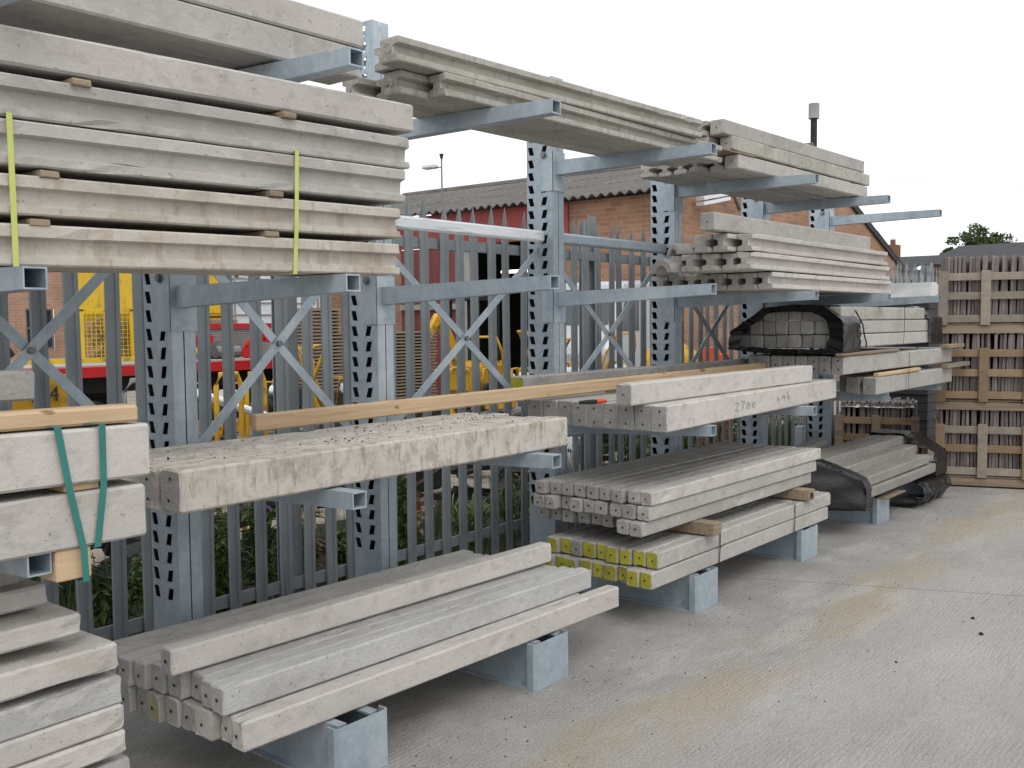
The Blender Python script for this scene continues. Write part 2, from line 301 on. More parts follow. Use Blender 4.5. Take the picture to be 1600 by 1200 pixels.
def rect(w, h, c=.0075):   # (y from 0 to w, z from 0 to h) rounded, counter-clockwise seen from -x
    return [(c, 0), (w/2, 0), (w-c, 0), (w, c), (w, h/2), (w, h-c), (w-c, h), (w/2, h), (c, h), (0, h-c), (0, h/2), (0, c)][::-1]
def slotted(w, h, g=.032, t=.028, c=.005):  # grooves in both side faces
    a, b = t, h-t
    return [(c, 0), (w-c, 0), (w, c), (w, a), (w-g, a+.008), (w-g, b-.008), (w, b), (w, h-c), (w-c, h), (c, h), (0, h-c), (0, b), (g, b-.008), (g, a+.008), (0, a), (0, c)][::-1]
def board(w, h, g=.026, c=.005):  # shallow panel in the front face only
    return [(c, 0), (w-c, 0), (w, c), (w, h-c), (w-c, h), (c, h), (0, h-c), (0, h*.70), (g*.5, h*.67), (g, h*.64), (g, h*.30), (g*.9, h*.26), (0, h*.21), (0, c)][::-1]

ORD = ['front', 'second from the front', 'third from the front', 'fourth from the front', 'fifth from the front', 'sixth from the front', 'seventh from the front', 'eighth from the front', 'ninth from the front', 'tenth from the front', 'eleventh from the front']
def beam(name, label, cat, group, x0, x1, y0, y1, z0, z1, w, h, mat=None, prof='rect', holes=1, end=None, jit=.0015, chip=.02, hr=.005, hole_mat=None):
    """beam from (x0, y0, z0) [near bottom edge, left end] to x1 at (y1, z1); w goes away from the camera (+y)"""
    Ln = x1-x0; pr = {'rect': rect, 'slot': slotted, 'board': board}[prof](w, h)
    b = MB(); b.prism(pr, 0, Ln, segs=max(6, int(Ln/.07)), cham=.006, jit=jit, chip=chip, mie=1)
    for k in range(holes):
        if prof == 'slot': b.disc((-.0035, w/2, h*.5), (-1, 0, 0), .014, 8, 1) ; continue
        yy = w/2+R.uniform(-.006, .006); zz = h*(.5 if holes == 1 else (.25+.5*k))+R.uniform(-.006, .006)
        b.disc((-.0045, yy, zz), (-1, 0, 0), hr, 7, 2)
    o = b.build(name, [mat or M_conc, end or M_end, hole_mat or M_hole], loc=(x0, y0, z0), rot=(0, -math.atan2(z1-z0, Ln), math.atan2(y1-y0, Ln)), local=True, label=label, cat=cat, group=group)
    return o
def seam_gap(): return R.uniform(.001, .005)

# ------------------------------------------------------------------ setting: ground
g = MB(); g.add([(-12, -14, 0), (260, -14, 0), (260, .30, 0), (-12, .30, 0)], [(0, 1, 2, 3)])
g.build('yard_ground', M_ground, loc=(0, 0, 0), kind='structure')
g = MB(); nx, ny = 60, 26
vs = []; 
for j in range(ny+1):
    for i in range(nx+1):
        x = -8+i*.6; y = .30+j*j*.055
        vs.append((x, y, .012+(.06*noise.noise(Vector((x*1.3, y*1.3, 0)))+.03 if j > 0 else -.02)))
J0 = 6
g.add(vs, [(j*(nx+1)+i, j*(nx+1)+i+1, (j+1)*(nx+1)+i+1, (j+1)*(nx+1)+i) for j in range(J0) for i in range(nx)])
g.build('verge_soil', M_soil, loc=(0, 0, 0), kind='structure', smooth=True)
g = MB(); g.add(vs, [(j*(nx+1)+i, j*(nx+1)+i+1, (j+1)*(nx+1)+i+1, (j+1)*(nx+1)+i) for j in range(J0, ny) for i in range(nx)])
g.build('back_yard_ground', M_dust, loc=(0, 0, 0), kind='structure', smooth=True)
g = MB(); g.add([(-260, .3, -.03), (260, .3, -.03), (260, 260, -.03), (-260, 260, -.03)], [(0, 1, 2, 3)])
g.build('far_ground', M_cement, loc=(0, 0, 0), kind='structure')
g = MB(); g.add([(-260, -260, -.03), (260, -260, -.03), (260, .3, -.03), (-260, .3, -.03)], [(0, 1, 2, 3)])
g.build('outer_ground', M_cement, loc=(0, 0, 0), kind='structure')

# ------------------------------------------------------------------ cantilever rack
COLX = {'Z': -2.31, 'A': -1.155, 'B': 0.0, 'C': 1.49, 'D': 2.985, 'E': 4.495, 'F': 5.975}
HT = 3.13
TIPS = {'A': [(-1.087, 2.592), (-1.122, 1.812), (-1.112, 1.043)], 'B': [(.09, 2.612), (.069, 1.844), (.076, 1.045)], 'C': [(1.574, 2.62), (1.576, 1.844), (1.58, 1.045)],
        'D': [(3.056, 2.612), (3.072, 1.832), (3.06, 1.045)], 'E': [(4.526, 2.607), (4.569, 1.838), (4.56, 1.043)], 'F': [(5.93, 2.609), (5.942, 1.842), (6.02, 1.045)], 'Z': [(-2.236, 2.562), (-2.237, 1.797), (-2.255, 1.039)]}
rack = empty('cantilever_rack', (COLX['B'], 0, 0), 'long galvanised steel cantilever rack loaded with concrete posts in front of the fence', 'storage rack')
def upright(key):
    X = COLX[key]; DX = .112; DY = .2; b = MB(); t = .003
    # slotted side panels (facing along the rack)
    rows = int((HT-.47)/.078)
    for xf, sgn in ((X, -1), (X+DX, 1)):
        def q(pts, dx=0): b.add([(xf+dx, y, z) for y, z in pts], [(0, 1, 2, 3)])
        strips = [(0, -.010), (-.056, -.112), (-.158, -.2)]
        for (a, c) in strips: q([(a, 0), (c, 0), (c, HT), (a, HT)])
        for (c0, c1, slant) in ((-.010, -.056, 1), (-.112, -.158, -1)):
            q([(c0, 0), (c1, 0), (c1, .47), (c0, .47)]); top = .47+rows*.078
            q([(c0, top), (c1, top), (c1, HT), (c0, HT)])
            for k in range(rows):
                z0 = .47+k*.078; z1 = z0+.078
                m_ = (c0+c1)/2; hw = .0175; sl = .0065*slant
                h = [(m_+hw-sl, z0+.014), (m_-hw-sl, z0+.014), (m_-hw+sl, z0+.064), (m_+hw+sl, z0+.064)]
                O = [(c0, z0), (c1, z0), (c1, z1), (c0, z1)]
                if sgn > 0 and z0 < 2.75: q(O); continue  # far panel closed below the top rows, shaped to keep the slots dark
                for i in range(4): q([O[i], O[(i+1) % 4], h[(i+1) % 4], h[i]])
                dd = -sgn*t
                for i in range(4):
                    p, r_ = h[i], h[(i+1) % 4]
                    b.add([(xf, p[0], p[1]), (xf, r_[0], r_[1]), (xf+dd, r_[0], r_[1]), (xf+dd, p[0], p[1])], [(0, 1, 2, 3)])
    # front and rear flanges, each two channel edges with a seam between
    for y0, y1 in ((0, -.004), (-.2, -.196)):
        for xa, xb in ((X, X+DX/2-.0025), (X+DX/2+.0025, X+DX)):
            b.box(xa+.0005, xb-.0005, y0, y1, 0.001, HT-.001)
    zl0, zl1 = .42, 2.74; xi = X+DX-.006  # added lining, its dark colour stands in for shade inside the column
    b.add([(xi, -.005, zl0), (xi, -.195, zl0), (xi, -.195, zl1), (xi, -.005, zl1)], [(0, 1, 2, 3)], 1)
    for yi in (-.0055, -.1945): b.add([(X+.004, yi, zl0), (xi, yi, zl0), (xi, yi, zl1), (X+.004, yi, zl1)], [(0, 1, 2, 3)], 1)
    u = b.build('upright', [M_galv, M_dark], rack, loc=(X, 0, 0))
    one(lambda m_: (m_.box(X-.04, X+DX+.04, -.25, .05, 0, .015)), 'base_plate', M_galv, u)
    for k, (tx, tz) in enumerate(TIPS[key]):
        rz = [2.625, 1.820, 1.040][k]
        if key in 'ZA': rz -= [.01, .02, .0][k]
        a = MB(); rx = X+.022; wd = .066; ty = -1.226; ry = -.206
        def ring(x, y, z, h, ins=0): return [Vector((x+ins, y, z-h+ins)), Vector((x+wd-ins, y, z-h+ins)), Vector((x+wd-ins, y, z-ins)), Vector((x+ins, y, z-ins))]
        o0, o1 = ring(rx, ry, rz, .088), ring(tx, ty, tz, .060); i1 = ring(tx, ty, tz, .060, .005); i0 = ring(rx, ry, rz, .088, .005)
        a.add(o0+o1+i1+i0, [(0, 4, 5, 1), (1, 5, 6, 2), (2, 6, 7, 3), (3, 7, 4, 0), (4, 8, 9, 5), (5, 9, 10, 6), (6, 10, 11, 7), (7, 11, 8, 4), (8, 12, 13, 9), (9, 13, 14, 10), (10, 14, 15, 11), (11, 15, 12, 8), (0, 1, 13, 12), (1, 2, 14, 13), (2, 3, 15, 14), (3, 0, 12, 15)])
        a.build('arm', M_galv, u)
        s = MB(); zt, zb = rz+.055, rz-.185
        s.box(X-.006, X-.002, -.115, -.206, zb, zt); s.box(X+DX+.002, X+DX+.006, -.115, -.206, zb, zt); s.box(X-.006, X+DX+.006, -.2065, -.2015, zb, zt)
        s.build('sleeve', M_galv, u)
        bo = MB(); bo.tube([(X-.022, -.136, rz+.035), (X-.006, -.136, rz+.035)], .016, 6); bo.tube([(X-.012, -.136, rz+.035), (X-.004, -.136, rz+.035)], .022, 12)
        bo.build('bolt', M_steel, u)
    # ground foot: two channels back to front with a bent end plate
    f = MB(); xa, xb = X-.045, X+.213; zt = .212; ye = -1.215
    for xs, o in ((xa+.035, -1), (xb-.035, 1)):
        f.box(xs-.003, xs+.003, ye+.03, .0, .003, zt-.002)
        f.box(xs, xs+o*.034, ye+.03, 0, .0, .008); 
    for x0_, x1_ in ((xa+.035, xa+.075), (xb-.075, xb-.035)): f.box(x0_+.003, x1_, ye+.03, -.0, zt-.012, zt-.004)
    pr = [(xa, ye+.05), (xa, ye+.015), (xa+.012, ye), (xb-.012, ye), (xb, ye+.015), (xb, ye+.05), (xb-.008, ye+.05), (xb-.008, ye+.02), (xb-.016, ye+.008), (xa+.016, ye+.008), (xa+.008, ye+.02), (xa+.008, ye+.05)]
    n = len(pr); f.add([(x, y, .001) for x, y in pr]+[(x, y, zt) for x, y in pr], [(i, (i+1) % n, n+(i+1) % n, n+i) for i in range(n)]+[(n+1, n+2, n+9, n+10), (n+2, n+3, n+8, n+9), (n+3, n+4, n+7, n+8), (n+0, n+1, n+10, n+11), (n+4, n+5, n+6, n+7)])
    f.build('foot', M_galv, u)
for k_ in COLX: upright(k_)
ks = list(COLX)
for i in range(len(ks)-1):
    a, c = COLX[ks[i]]+.113, COLX[ks[i+1]]-.002
    for z in (2.165, .93):
        t = MB(); t.prism([(p[0]-.135, z+p[1]-.035) for p in rect(.05, .07, .012)], a, c, 4, .001)
        t.build('tie_rail', M_galvb if (ks[i] in 'B' and z > 2) else M_galv, rack)
    br = MB(); br.bar((a-.03, -.07, 2.10), (c+.03, -.07, 1.0), .042, .005); br.build('brace', M_galv, rack)
    br = MB(); br.bar((a-.03, -.082, 1.0), (c+.03, -.082, 2.10), .042, .005); br.build('brace', M_galv, rack)
    bb = MB(); bb.tube([((a+c)/2, -.10, 1.55), ((a+c)/2, -.06, 1.55)], .014, 8); bb.build('bolt', M_steel, rack)

# ------------------------------------------------------------------ palisade fence
fence = empty('palisade_fence', (3, .38, 0), 'tall grey galvanised palisade fence with spiked pales behind the rack', 'fence')
def pale_mesh(h):
    b = MB(); pr = [(-.038, .010), (-.034, .001), (-.013, -.002), (-.008, .005), (.008, .005), (.013, -.002), (.034, .001), (.038, .010)]
    z0 = .05; ys = [z0, h-.16]; n = len(pr); vs = []
    for z in ys: vs += [(x, y, z) for x, y in pr]
    fs = [(k, k+1, n+k+1, n+k) for k in range(n-1)]
    b.add(vs, fs); zt = h-.16
    # three splayed points
    b.add([(-.034, .012, zt), (-.014, -.004, zt), (.014, -.004, zt), (.034, .012, zt), (-.026, .008, zt+.06), (.026, .008, zt+.06), (0, .004, h), (0, .0, zt+.05)], [(0, 1, 7, 4), (2, 3, 5, 7), (1, 2, 7), (4, 7, 6), (7, 5, 6), (4, 6, 5)])
    b.add([(-.034, .012, zt), (-.014, -.004, zt), (-.040, -.028, h-.03)], [(0, 1, 2)])
    b.add([(.034, .012, zt), (.014, -.004, zt), (.040, -.028, h-.03)], [(0, 1, 2)])
    b.add([(-.034, .012, zt-.02), (-.014, -.004, zt-.02), (-.012, -.008, zt+.04), (-.036, .006, zt+.04)], [(0, 1, 2, 3)])
    b.add([(.034, .012, zt-.02), (.014, -.004, zt-.02), (.012, -.008, zt+.04), (.036, .006, zt+.04)], [(0, 1, 2, 3)])
    return b
proto = None
POSTS = [2.87+2.9*k for k in range(-2, 5)]
x = 1.12-.1585*24; cnt = 0
while x < 12.3:
    if proto is None:
        proto = pale_mesh(2.40).build('pale', M_fence, fence, loc=(x, .372, 0), local=True)
    else:
        p = proto.copy(); COL.objects.link(p); p.location = Vector((x+R.uniform(-.006, .006), .372, R.uniform(-.012, .012)))-WPOS[fence.name]; p.rotation_euler = (R.uniform(-.008, .008), R.uniform(-.011, .011), R.uniform(-.12, .12))
    x += .1585; cnt += 1
for z in (2.13, .245):
    b = MB(); b.box(-3, 12.4, .392, .398, z-.035, z+.03); b.box(-3, 12.4, .398, .44, z-.035, z-.029); b.build('rail', M_fence, fence)
for px in POSTS:
    b = MB(); b.box(px-.05, px+.05, .443, .449, 0, 2.44); b.box(px-.003, px+.003, .449, .53, 0, 2.40); b.box(px-.05, px+.05, .53, .536, 0, 2.40)
    b.build('fence_post', M_fence, fence)

# ------------------------------------------------------------------ concrete stock on the rack
PO = 'concrete post'
# TOP ARMS, left: two wide lintels
beam('concrete_beam', 'upper of two smooth concrete lintels on the highest arms at top left', 'concrete lintel', 'lintels on the top left arms', -3.6, -.674, -.80, -.86, 2.732, 2.734, .19, .108, M_pale, holes=0)
beam('concrete_beam', 'lower of two smooth concrete lintels on the highest arms at top left', 'concrete lintel', 'lintels on the top left arms', -3.6, -.697, -.80, -.86, 2.612, 2.614, .19, .116, M_conc, holes=0)
beam('concrete_beam', 'broad rear lintel hidden behind the two front ones at top left', 'concrete lintel', None, -3.6, -.98, -.60, -.655, 2.612, 2.614, .42, .2, M_grey, holes=0)
# MID ARMS, left: five wide panels strapped together
LV = [(1.800, .113, -.815, 'lowest'), (1.938, .108, -.805, 'fourth from the top'), (2.071, .122, -.775, 'middle'), (2.200, .115, -.745, 'second from the top'), (2.340, .103, -.715, 'topmost')]
for i, (z, h, x1, wn) in enumerate(LV):
    beam('gravel_board', '%s of five wide concrete panels stacked under yellow straps' % wn, 'concrete panel', 'yellow strapped concrete panels', -3.7, x1, -1.02+.003*i, -1.19+.004*i, z-.01, z+.018, .33, h, M_drip if i in (0, 1) else (M_pale if i == 4 else M_conc), 'rect' if i == 4 else 'board', 0, jit=.002, chip=.03)
sp = [(-2.13, 1.914, 0), (-1.38, 1.926, 0), (-2.10, 2.048, 1), (-1.36, 2.060, 1), (-2.0, 2.314, 3), (-1.30, 2.326, 3)]
nm = ['left spacer block in the lowest gap of the strapped panels', 'right spacer block in the lowest gap of the strapped panels', 'left spacer block in the second gap up of the strapped panels', 'right spacer block in the second gap up of the strapped panels', 'left spacer block under the topmost strapped panel', 'right spacer block under the topmost strapped panel']
for (x, z, i), n_ in zip(sp, nm):
    yf = -1.02-.17*(x+3.7)/2.9
    b = MB(); b.prism([(p[0]+yf-.004, p[1]+z+.001) for p in rect(.3, .019, .003)], x-.026, x+.028, 2, .002, .001); b.build('spacer_block', M_woodg, label='wooden '+n_, cat='spacer block', group='spacers between the strapped panels')
def strap(name, label, pts, wd, mat, cat='strap', group=None, th=.0015, axis=(1, 0, 0)):
    b = MB(); ax = Vector(axis).normalized(); P = [Vector(p) for p in pts]; n = len(P); vs = []
    cen = sum(P, Vector())/n
    for p in P:
        o = (p-cen); o -= ax*o.dot(ax); o.normalize()
        vs += [p-ax*wd/2, p+ax*wd/2, p+ax*wd/2+o*th, p-ax*wd/2+o*th]
    fs = []
    for i in range(n):
        j = (i+1) % n
        for k in range(4): fs.append((i*4+k, i*4+(k+1) % 4, j*4+(k+1) % 4, j*4+k))
    b.add(vs, fs); return b.build(name, mat, label=label, cat=cat, group=group)
for x, lb, lean in ((-2.20, 'yellow strap round the concrete panels at the left edge', .0), (-1.285, 'yellow strap round the concrete panels near their right end', .012)):
    yf = -1.02-.17*(x+3.7)/2.9-.006; dz = .028*(x+3.7)/2.9
    strap('strap', lb, [(x-lean, yf, 1.786+dz), (x, yf+.002, 1.95+dz), (x+lean, yf+.006, 2.196+dz), (x, yf+.34, 2.196+dz), (x, yf+.34, 1.786+dz)], .016, M_strapy, group='yellow straps')
# LOWER ARMS, far left: green strapped beams
beam('concrete_beam', 'lower thick pale beam of the green strapped pair at left', 'concrete beam', 'green strapped beams', -3.8, -1.922, -1.235, -1.25, 1.040, 1.040, .26, .150, M_pale, holes=0, jit=.0025, chip=.05)
beam('concrete_beam', 'upper thick pale beam of the green strapped pair at left', 'concrete beam', 'green strapped beams', -3.8, -1.900, -1.235, -1.25, 1.222, 1.212, .26, .150, M_pale, holes=0, jit=.0025, chip=.05)
beam('timber_batten', 'planed timber batten lying on the green strapped beams', 'timber batten', None, -3.6, -1.925, -1.16, -1.235, 1.378, 1.366, .09, .048, M_wood, holes=0, jit=.0006, chip=0, end=M_wood)
beam('concrete_offcut', 'short grey concrete piece standing above the timber batten at far left', 'concrete offcut', None, -3.2, -2.13, -1.05, -1.05, 1.432, 1.432, .1, .085, M_grey, holes=0, chip=.06)
for z, xx, lb in ((1.436-.016, -2.55, 'thin timber strip under the short grey concrete piece'), (1.190, -2.10, 'orange timber packer between the green strapped beams')):
    b = MB(); zt = z-.006 if z > 1.4 else z+.001; b.box(xx-.05, xx+.05, -1.228, -.99, zt, zt+.018); b.build('timber_packer', M_wood, label=lb, cat='timber packer', bevel=.002)
b = MB(); b.box(-2.185, -2.085, -1.24, -.92, .952, 1.037); b.build('timber_block', M_wood, label='square orange timber block strapped under the left beams', cat='timber block', bevel=.004)
strap('strap', 'left green strap slanting down round the pale beams', [(-2.175, -1.256, 1.372), (-2.15, -1.257, 1.21), (-2.115, -1.257, 1.035), (-2.11, -1.255, .945), (-2.11, -.93, .945), (-2.17, -.985, 1.372)], .019, M_strapg, group='green straps')
strap('strap', 'right green strap standing upright round the pale beams', [(-2.05, -1.256, 1.370), (-2.052, -1.257, 1.20), (-2.075, -1.256, 1.034), (-2.07, -.97, 1.034), (-2.30, -.985, 1.372)], .019, M_strapg, group='green straps')
# LOWER ARMS A-B: the dirty thick posts
yy = -1.10
for i in range(6):
    w_ = .104 if i else .112; dx = [0, -.004, .07, .0, .11, .2][i]
    beam('concrete_post', '%s of the thick soiled posts on the near lower arms' % ORD[i], PO, 'thick soiled posts on the near lower arms', -1.714+dx, .378-[0, .01, .03, .02, .05, .0][i], yy, yy+.004, 1.048, 1.048, w_, .137-(.004*(i % 3)), M_dirty, holes=3, hr=.006, jit=.002, chip=.04)
    yy += w_+[.010, .003, .004, .003, .004, 0][i]
b = MB(); rr = random.Random(3)
for k in range(300):
    x = -1.5+1.8*rr.random()**.7; y = -1.04+.5*rr.random()
    if noise.noise(Vector((x*3, y*6, 1))) < -.05: continue
    z = 1.1865; s = rr.uniform(.002, .008); a = rr.uniform(0, 3)
    b.add([(x+s*cos(a), y+s*sin(a), z), (x+s*cos(a+1.9), y+s*.7*sin(a+1.9), z), (x+s*cos(a+4), y+s*sin(a+4), z), (x, y, z+s*.7)], [(0, 1, 3), (1, 2, 3), (2, 0, 3)])
b.build('debris', M_soil, label='dark dry crumbs and leaf litter scattered over the soiled posts', cat='debris', kind='stuff')
# LOWER ARMS C-E: pale posts
yy = -1.213
for i in range(9):
    w_ = .1
    beam('concrete_post', '%s of the pale posts on the lower arms behind the soiled ones' % ORD[i], PO, 'pale posts on the middle lower arms', 1.119-[0, 0, .004, -.003, .0, .004, -.004, .0, .01][i], 3.862-[0, .02, .01, .03, .02, .1, .02, .0, .02][i], yy, yy+[.13, .128, .126, .12, .12, .12, .12, .12, .12][i], 1.048, 1.048, w_, .143, M_pale if i == 0 else M_conc, holes=2, hr=.006, chip=.02)
    yy += w_+.003
beam('concrete_post', 'loose pale post lying on top of the row behind the handwritten one', PO, None, .985, 3.42, -1.075, -1.075, 1.193, 1.193, .1, .118, M_pale, holes=1, chip=.06)
b = MB()
def hand(b, strokes, ox, oz, sx, sz, y):
    for st in strokes:
        for p, q in zip(st[:-1], st[1:]):
            P0 = (ox+p[0]*sx, y+.0474*(ox+p[0]*sx-1.119), oz+p[1]*sz); P1 = (ox+q[0]*sx, y+.0474*(ox+q[0]*sx-1.119), oz+q[1]*sz)
            b.tube([P0, P1], .0015, 4)
DG = {'2': [[(0, .8), (.3, 1), (.6, .75), (.05, .1), (.7, .1)]], '7': [[(0, 1), (.65, .95), (.2, 0)]], '4': [[(.3, 1), (0, .4), (.7, .45)], [(.5, .8), (.45, 0)]], '0': [[(.3, .8), (.05, .5), (.15, .1), (.45, .1), (.6, .45), (.3, .8)]], '9': [[(.6, .7), (.3, .95), (.1, .7), (.35, .5), (.6, .75), (.5, 0)]], '/': [[(0, 0), (.5, 1)]], 'x': [[(0, .7), (.4, .2)], [(.05, .2), (.4, .7)]]}
xx = 1.99
for c in '2700': hand(b, DG[c], xx, 1.092, .085, .055, -1.2165); xx += .085
xx = 2.66
for c in 'x94': hand(b, DG[c], xx, 1.10, .09, .045, -1.2165); xx += .085
tg = b.build('handwriting', M_steel)
pp = [o for o in bpy.data.objects if o.get('label', '').startswith('front of the pale posts')][0]
bpy.context.view_layer.update(); mw = tg.matrix_world.copy(); tg.parent = pp; tg.matrix_parent_inverse = pp.matrix_world.inverted()
# light timber plank and rear posts on the lower arms
pl = beam('timber_plank', 'long light softwood plank laid across the soiled and pale posts', 'timber plank', None, -.912, 3.95, -.42, -.56, 1.190, 1.235, .045, .073, M_wood, holes=0, jit=.0008, chip=0, end=M_wood)
beam('timber_plank', 'second softwood plank half hidden behind the long one', 'timber plank', None, 1.7, 4.0, -.47, -.55, 1.197, 1.205, .04, .03, M_wood, holes=0, jit=.0008, chip=0, end=M_wood)
beam('concrete_post', 'yellow ended grey post lying at the back of the lower arms by the braces', PO, None, 1.02, 4.5, -.33, -.33, 1.197, 1.197, .1, .128, M_grey, holes=1, end=M_yend, chip=.04)
# craft knife
kn = empty('utility_knife', (.92, -.80, 1.192), 'red and black handled knife lying on the pale posts beside the plank', 'knife')
b = MB(); b.tube([(.90, -.80, 1.206), (.96, -.825, 1.206), (1.0, -.84, 1.206)], .012, 8, rs=[.009, .013, .012]); b.build('grip', M_dark, kn, smooth=True)
b = MB(); b.tube([(1.0, -.84, 1.206), (1.03, -.852, 1.206), (1.06, -.865, 1.206)], .012, 8, rs=[.012, .0135, .008]); b.build('handle', M_orange, kn, smooth=True)
b = MB(); b.box(0, .12, -.006, .006, -.0008, .0008); b.build('blade', M_steel, kn, loc=(1.05, -.862, 1.205), rot=(0, 0, -.38), local=True)
# LOWER ARMS E-F
yy = -1.235
for i in range(3):
    beam('concrete_post', '%s of the lowest layer on the far lower arms' % ORD[i], PO, 'lowest layer on the far lower arms', 4.29+[0, .02, .2][i], 6.30-[0, .1, .05][i], yy, yy-.02, 1.047, 1.047, .106, .135, M_conc, holes=1)
    yy += .12+(.02 if i == 0 else 0)
for (x, y, z, Ln, lb) in ((4.36, -1.235, 1.184, 1.0, 'light timber packer on the lowest layer of the far lower arms'),):
    beam('timber_packer', lb, 'timber packer', None, x, x+Ln, y, y-.02, z, z+.005, .05, .03, M_wood, holes=0, jit=.0006, chip=0, end=M_wood)
b = MB(); b.box(6.0, 6.75, -1.3, -1.25, 1.186, 1.222); b.build('timber_packer', M_woodp, label='grey timber packer sticking out to the right on the far lower arms', cat='timber packer')
yy = -1.16
for i in range(8):
    beam('concrete_post', '%s of the second layer on the far lower arms' % ORD[i], PO, 'second layer on the far lower arms', 3.80+R.uniform(-.02, .02), 6.42, yy, yy-.06, 1.226, 1.226, .092, .135, M_conc if i < 2 else M_grey, holes=2 if i < 3 else 1, hr=.007)
    yy += .097
beam('timber_packer', 'thin mossy timber strip above the second layer of the far lower arms', 'timber packer', None, 3.75, 4.95, -1.17, -1.2, 1.363, 1.366, .06, .025, M_woodg, holes=0, jit=.0006, chip=0, end=M_woodg)
b = MB(); b.box(6.1, 6.62, -1.28, -1.2, 1.366, 1.396); b.build('timber_packer', M_woodg, label='dark timber packer under the right end of the wrapped bundle', cat='timber packer')
# plastic wrapped bundle
for r_ in range(3):
    n = [9, 7, 6][r_]; yy = -1.12
    for i in range(n):
        beam('concrete_post', '%s of the %s layer in the black wrapped bundle' % (ORD[i], ['bottom', 'middle', 'top'][r_]), PO, 'posts in the black wrapped bundle', 3.83+R.uniform(-.02, .02), 5.85-[0, 0, .12][r_], yy, yy-.05, 1.42+r_*.105, 1.42+r_*.105, .098, .10, M_moss if r_ == 2 else M_conc, holes=0, end=M_grey)
        yy += .102
def sheet(name, label, prof, x0, x1, mat, lip=None, seed=1, th=.0018, amp=.012, shear=0):
    """wrinkled sheet following profile loop (y,z) open polyline, extruded along x"""
    rr = random.Random(seed); b = MB(); nx_ = max(6, int((x1-x0)/.014)); vs = []
    P = []
    for (a, c) in zip(prof[:-1], prof[1:]):
        n = max(1, int((Vector(c)-Vector(a)).length/.016))
        for k in range(n): P.append(Vector(a).lerp(Vector(c), k/n))
    P.append(Vector(prof[-1])); m_ = len(P); cen = sum(P, Vector((0, 0)))/m_
    for i in range(nx_+1):
        x = x0+(x1-x0)*i/nx_
        for j, p in enumerate(P):
            nn = noise.noise(Vector((x*9, p.x*9, p.y*9+seed)))*amp+noise.noise(Vector((x*34, p.x*30, p.y*30+seed)))*amp*.22; o = (p-cen).normalized()*(abs(nn)+.002)
            xe = rr.uniform(-.012, .012) if i in (0, nx_) else 0
            vs.append((x+xe-shear*max(0, p.x+1.26), p.x+o.x, p.y+o.y))
    b.add(vs, [(i*m_+j, i*m_+j+1, (i+1)*m_+j+1, (i+1)*m_+j) for i in range(nx_) for j in range(m_-1)])
    if lip:  # folded over end: ring turned in over the end face
        base = len(b.v)-len(vs); v2 = []
        for j, p in enumerate(P):
            q = p.lerp(cen, lip+.06*noise.noise(Vector((p.x*6, p.y*6, seed)))); v2.append((x0-.012+.012*noise.noise(Vector((p.x*11, p.y*11, seed+2))), q.x, q.y))
        o = len(b.v); b.v += [Vector(v) for v in v2]
        for j in range(m_-1): b.f.append((base+j, base+j+1, o+j+1, o+j)); b.mi.append(0)
    ob = b.build(name, mat, label=label, cat='plastic sheet', group='black plastic wrapping', smooth=True)
    sm = ob.modifiers.new('thickness', 'SOLIDIFY'); sm.thickness = th; return ob
sheet('plastic_sheet', 'black plastic wrapped round the left end of the far bundle', [(-.86, 1.385), (-1.13, 1.378), (-1.162, 1.39), (-1.160, 1.61), (-1.13, 1.65), (-.99, 1.742), (-.72, 1.742), (-.54, 1.725), (-.27, 1.55), (-.25, 1.41), (-.5, 1.385), (-.86, 1.38)], 3.76, 4.13, M_black, lip=.22, seed=4, amp=.010)
sheet('plastic_sheet', 'black plastic covering the right end of the far bundle', [(-1.20, 1.41), (-1.20, 1.64), (-.98, 1.745), (-.3, 1.7), (-.28, 1.42)], 5.80, 6.15, M_black, seed=5, amp=.02)
b = MB(); b.tube([(4.0, -1.17, 1.70), (4.1, -1.19, 1.60), (4.12, -1.2, 1.5), (4.16, -1.2, 1.46), (4.15, -1.2, 1.42)], .006, 6); b.build('loose_cord', M_dark, label='dark loose tail of cord hanging from the wrapped bundle', cat='cord')
# MID ARMS D-F: slotted posts
yy = -1.10
for i in range(8):
    beam('slotted_post', '%s of the bottom row of slotted posts on the far middle arms' % ORD[i], 'slotted post', 'slotted posts on the far middle arms', 2.68+[0, -.01, .01, -.02, 0, .02, 0, -.02][i], 5.0, yy, yy-.01, 1.842, 1.842, .108, .108, M_pale, 'slot', 1, end=M_conc)
    yy += .112
yy = -1.10
for i in range(5):
    beam('slotted_post', '%s of the second row of slotted posts on the far middle arms' % ORD[i], 'slotted post', 'slotted posts on the far middle arms', 2.36+[0, .03, -.02, -.05, .02][i], 4.96, yy+(.02 if i > 2 else 0), yy-.01, 1.957, 1.957, .108, .108, M_pale, 'slot', 1, end=M_conc)
    yy += .114
yy = -1.10
for i in range(3):
    beam('slotted_post', '%s of the third row of slotted posts on the far middle arms' % ORD[i], 'slotted post', 'slotted posts on the far middle arms', 2.38+[0, -.1, -.12][i], 4.90, yy, yy-.01, 2.072, 2.072, .108, .110, M_pale, 'slot', 1, end=M_conc)
    yy += .12
beam('concrete_post', 'single plain post topping the slotted posts on the far middle arms', PO, None, 2.10, 4.72, -.975, -1.03, 2.19, 2.19, .10, .112, M_conc, 'rect', 1, end=M_conc)
